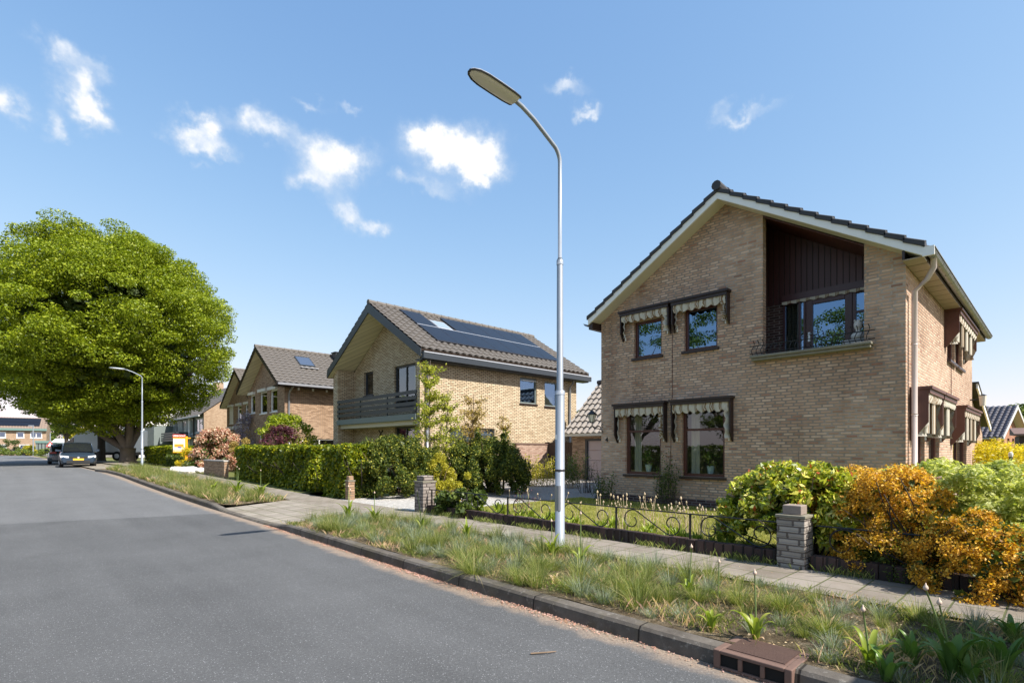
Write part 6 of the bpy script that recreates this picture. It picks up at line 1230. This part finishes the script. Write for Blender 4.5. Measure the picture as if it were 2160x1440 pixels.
tag(blade_field('short_grass', 3.45, 4.84, 12.5, 31, 32000, .14, .009, 'grassgreen', 301, vzz, lambda X, Y, r: pat(X, Y, r)), 'short grass between the tufts of the farther verge', 'grass', kind='stuff')
tag(blade_field('lawn_grass', 5.9, 10.3, 0, 8.3, 60000, .045, .005, 'lawn', 302, lambda x, y: .118), 'sunlit yellow green lawn blades in front of the pink brick house', 'grass', kind='stuff')
tag(blade_field('wall_weeds', 5.6, 5.76, 1.2, 8.4, 2600, .10, .004, 'grassgreen', 303, lambda x, y: .12, lambda X, Y, r: np.sin(Y * 6) + r.normal(0, .7, len(X)) > .2), 'weeds along the foot of the low wall', 'weeds', kind='stuff')
tag(blade_field('joint_weeds', 4.80, 4.92, -1, 8.9, 2200, .05, .004, 'grassgreen', 304, lambda x, y: .12), 'weeds creeping over the sidewalk edge', 'weeds', kind='stuff')
def litter(name, pts, size, material, label, seed):
    o = leaves_mesh(name, material, None, pts, size, .6, up=2.5, rng=np.random.default_rng(seed), loc=(0, 0, 0)); return tag(o, label, 'litter', kind='stuff')
rng = np.random.default_rng(9); n = 9000; Y = rng.uniform(.1, 9.5, n); den = .5 + .5 * np.sin(Y * 2.1 + 1) * np.sin(Y * .9 + .3); Y = Y[rng.uniform(0, 1, n) < den * .75 + .1]; X = np.array([kx(y) for y in Y]) - np.abs(rng.normal(0, .045, len(Y))) - .004
litter('fallen_petals', np.stack([X, Y, np.full(len(Y), .004) + rng.uniform(0, .008, len(Y))], 1), .014, 'petal', 'pinkish fallen petals gathered along the foot of the kerb', 10)
n = 9000; Y = rng.uniform(0, 8.9, n); X = rng.uniform(3.27, 4.85, n); litter('leaf_debris', np.stack([X, Y, [vzz(a, b) + .012 for a, b in zip(X, Y)]], 1), .018, 'debris', 'dry leaf debris on the soil of the verge', 11)
n = 500; Y = rng.uniform(0, 9, n); X = rng.uniform(4.85, 5.7, n); litter('leaf_debris', np.stack([X, Y, np.full(n, .127)], 1), .012, 'debris', 'scattered debris on the sidewalk', 12)
# strap leaved bulbs
def strap_mesh(name, n, L_, w_, seed, curl=1.0):
    rng = np.random.default_rng(seed); mb = MB()
    for i in range(n):
        a = 2 * math.pi * i / n + rng.uniform(-.4, .4); ln = L_ * rng.uniform(.65, 1.1); up = rng.uniform(1.15, 1.5); cu = curl * rng.uniform(.7, 1.3); ww = w_ * rng.uniform(.7, 1.2); p = Vector((.01 * math.cos(a), .01 * math.sin(a), 0)); th = up; rows = []
        for k in range(11):
            t_ = k / 10; wk = ww * (math.sin(math.pi * min(1, t_ * .75 + .22)) ** .8) * (1 if t_ < .95 else .4); s_ = Vector((-math.sin(a), math.cos(a), 0)); nrm = Vector((-math.cos(a) * math.sin(th), -math.sin(a) * math.sin(th), math.cos(th)))
            rows.append([p - s_ * wk / 2 + nrm * wk * .22, p.copy(), p + s_ * wk / 2 + nrm * wk * .22]); p = p + Vector((math.cos(a) * math.cos(th), math.sin(a) * math.cos(th), math.sin(th))) * ln / 10; th -= cu * .62 * t_ * t_
        mb.grid(rows)
    me = bpy.data.meshes.new(name); me.from_pydata([tuple(v) for v in mb.v], [], mb.f); [setattr(p, 'use_smooth', True) for p in me.polygons]; return me
def bulb(px, py, h, label, m_='strap', n=7, L_=.24, w_=.032, seed=0, stems=(), wilt=0, curl=1.0, yoff=0):
    x, y = G(px, py); y += yoff; z = vz(x, y) + zr(y) - .02; T = thing('bulb_plant', (x, y, z), label, 'plant')
    me = strap_mesh('leaves', n, L_ * 1.35, w_ * 1.35, seed, curl); me.materials.append(M[m_]); o = bpy.data.objects.new('leaves', me); C.objects.link(o); o.parent = T
    if wilt: me = strap_mesh('wilted_leaves', wilt, L_ * .55, w_ * 1.1, seed + 50, 1.7); me.materials.append(M['wilt']); o = bpy.data.objects.new('wilted_leaves', me); C.objects.link(o); o.parent = T; o.rotation_euler.z = .5
    for hx_, lean in stems:
        mb = MB(); pts = [(x + lean * (t_ / 6) ** 1.6 * hx_, y - lean * .6 * (t_ / 6) ** 1.4 * hx_, z + hx_ * t_ / 6) for t_ in range(7)]; mb.tube(pts, [.0055] * 5 + [.0045, .004], 6); st_ = mb.build('flower_stalk', 'stemgreen', T, smooth=True)
        e = pts[-1]; mb = MB(); mb.lathe((e[0], e[1], e[2]), [(.003, -.004), (.010, .002), (.0125, .010), (.010, .018), (.004, .026), (.0015, .036)], 10); mb.build('flower_bud', 'budhead', st_, smooth=True)
    return T
bulb(1835, 1400, .2, 'bright green arching bulb plant with one bud stalk near the bottom, right of centre', n=7, L_=.20, w_=.034, seed=1, stems=((.33, -.12),), curl=1.15)
bulb(2010, 1430, .3, 'broad dark green bulb plant with two tall bud stalks in the shaded corner', 'strapdark', 8, .26, .05, 2, ((.50, -.30), (.42, -.18)), 1)
bulb(1595, 1345, .2, 'curling yellow green bulb plant with one straight bud stalk behind the drain', n=9, L_=.20, w_=.028, seed=3, stems=((.44, -.02),), wilt=3, curl=1.2)
bulb(1500, 1325, .2, 'wilting bulb plant with pink tinged leaves left of the curling one', n=8, L_=.15, w_=.026, seed=4, wilt=7, curl=1.3)
bulb(1455, 1255, .2, 'bulb plant with a pale pink wilted leaf and one stalk, near the sidewalk side', n=7, L_=.17, w_=.028, seed=5, stems=((.42, .03),), wilt=3)
bulb(1515, 1255, .2, 'single bud stalk rising from a small grass clump at the sidewalk edge', n=4, L_=.08, w_=.015, seed=6, stems=((.30, .02),))
bulb(1165, 1175, .2, 'yellow green bulb plant left of the lamp pole foot, leaves folded down', n=8, L_=.24, w_=.034, seed=7, stems=((.42, -.02),), wilt=2, curl=1.3)
bulb(1225, 1190, .2, 'bulb plant right of the lamp pole foot with a thin tall stalk', n=7, L_=.22, w_=.03, seed=8, stems=((.55, .0),), wilt=2, curl=1.3)
bulb(985, 1140, .2, 'fan shaped bulb plant with pinkish leaf tips halfway to the lamp', n=9, L_=.26, w_=.03, seed=9, wilt=3, curl=.8)
bulb(735, 1095, .2, 'upright bulb plant with two bud stalks near the driveway end of the verge', n=8, L_=.30, w_=.04, seed=10, stems=((.58, 0), (.52, .05)), curl=.7)
bulb(790, 1100, .2, 'upright bulb plant with one stalk, second from the driveway', n=8, L_=.28, w_=.04, seed=11, stems=((.5, 0),), wilt=3, curl=.8)
bulb(890, 1120, .2, 'drooping bulb plant with a leaning stalk in front of the brown pillar', n=6, L_=.2, w_=.03, seed=12, stems=((.6, -.10),), wilt=3)
bulb(1172, 1228, .2, 'heap of dry cream leaves below the lamp pole', 'wilt', 7, .10, .022, 13, (), 6, 1.5)
bulb(500, 1045, .2, 'bulb plant with two bud stalks in the farther verge', n=8, L_=.38, w_=.05, seed=14, stems=((.75, 0), (.7, .06)), wilt=3); bulb(550, 1050, .2, 'bulb plant with one bud stalk at the right end of the farther verge', n=8, L_=.34, w_=.05, seed=15, stems=((.68, 0),), wilt=3)
bulb(450, 1045, .2, 'pale wilting bulb plant in the farther verge', n=7, L_=.3, w_=.05, seed=16, wilt=6); bulb(2120, 1410, .2, 'shaded strap leaved bulb plant at the bottom right edge', 'strapdark', 8, .22, .035, 17, ())
for q in ((1925, 1400, 21), (2070, 1385, 22), (2135, 1350, 23), (1870, 1425, 24), (2045, 1440, 25)): bulb(q[0], q[1], .2, {21: 'shaded broad leaved plant left of the tall dark bulb plant', 22: 'shaded leafy plant right of the tall dark bulb plant', 23: 'leafy shaded plant at the right edge near the sidewalk', 24: 'small leafy plant between kerb and the dark bulb plant', 25: 'dark leafy plant at the very bottom right'}[q[2]], 'strapdark', 9, .17, .030, q[2], (), 1)
# dry seed heads in the border behind the fence
def stalk_mesh(seed, h):
    rng = np.random.default_rng(seed); mb = MB(); mb.tube([(0, 0, 0), (rng.normal() * .012, rng.normal() * .012, h * .5), (rng.normal() * .035, rng.normal() * .035, h)], [.0028, .0024, .002], 5); e = mb.v[-1]; mb.lathe((e[0], e[1], h), [(.003, -.006), (.009, .0), (.007, .012), (.002, .02)], 7)
    me = bpy.data.meshes.new('dry_stalk'); me.from_pydata([tuple(v) for v in mb.v], [], mb.f); return me
st = [stalk_mesh(400 + i, .30) for i in range(5)]; rr = random.Random(12)
sp = [(6.55 + rr.uniform(-.25, .35), rr.choice([rr.gauss(4.2, .45), rr.gauss(3.4, .3), rr.uniform(2.6, 7.2)])) for _ in range(110)]
scatter(st, 'dry_seed_stalk', 'thin straw coloured stalk with small pale seed head behind the iron fence', 'seed stalk', 'dry seed stalks behind the fence', sp, 'straw', 1.0, 1.6, 13, lambda x, y: .115)
lf = [strap_mesh('border_plant', 9, .15, .022, 500 + i, .8) for i in range(4)]
scatter(lf, 'border_plant', 'low leafy green border plant just behind the iron fence', 'border plant', 'leafy plants behind the fence', [(6.0 + rr.uniform(0, .45), rr.uniform(2.3, 7.4)) for _ in range(95)], 'strap', .9, 1.7, 14, lambda x, y: .115)
a, b_ = Dd(1100, 9.0); shoots('flowering_plant', 'small purple flowering plant behind the fence, left of the lamp pole', [(a, b_)], .5, 9, 'purple', 170, nleaf=260, size=.03, stem='stemgreen')
a, b_ = Dd(1364, 8.0); shoots('flowering_plant', 'pale feathery seed plume standing taller than the dry stalks', [(a, b_)], .55, 4, 'wilt', 171, nleaf=140, size=.02, stem='straw', lean=.05)
tw = MB(); tw.tube([(2.42, 2.35, .008), (2.5, 2.28, .014), (2.56, 2.26, .009)], [.006, .005, .003], 5); tag(tw.build('twig', 'twig', None, (2.5, 2.3, 0)), 'small brown twig lying on the asphalt', 'twig')
DA = thing('dandelion', (*G(2010, 1425), .1), 'white round dandelion clock in the shaded corner', 'flower'); x, y = G(1915, 1425); DA.location = (x, y, .1)
mb = MB(); mb.tube([(0, 0, 0), (0, 0, .10)], .002, 4); WP[DA.name] = Vector((0, 0, 0)); mb.build('stem', 'stemgreen', DA); leaves_mesh('seed_ball', 'wilt', DA, np.random.default_rng(3).normal(size=(140, 3)) * .007 + np.array([0, 0, .105]), .008, .3, rng=np.random.default_rng(4))
x, y = G(1165, 1268, 0); shoots('weed', 'bright green weed growing from the foot of the kerb', [(x + .02, y)], .12, 9, 'strap', 172, nleaf=140, size=.022, lean=.5, spread=.02, stem='stemgreen', cat='weed')
hedge('long green hedge added unseen across the road for its reflection in the ground floor panes', -7.6, -6.8, 0, 34, 1.5, 16000, .16, 'midleaf', 76, zb=.1)  # out of view, added only to be mirrored in the panes
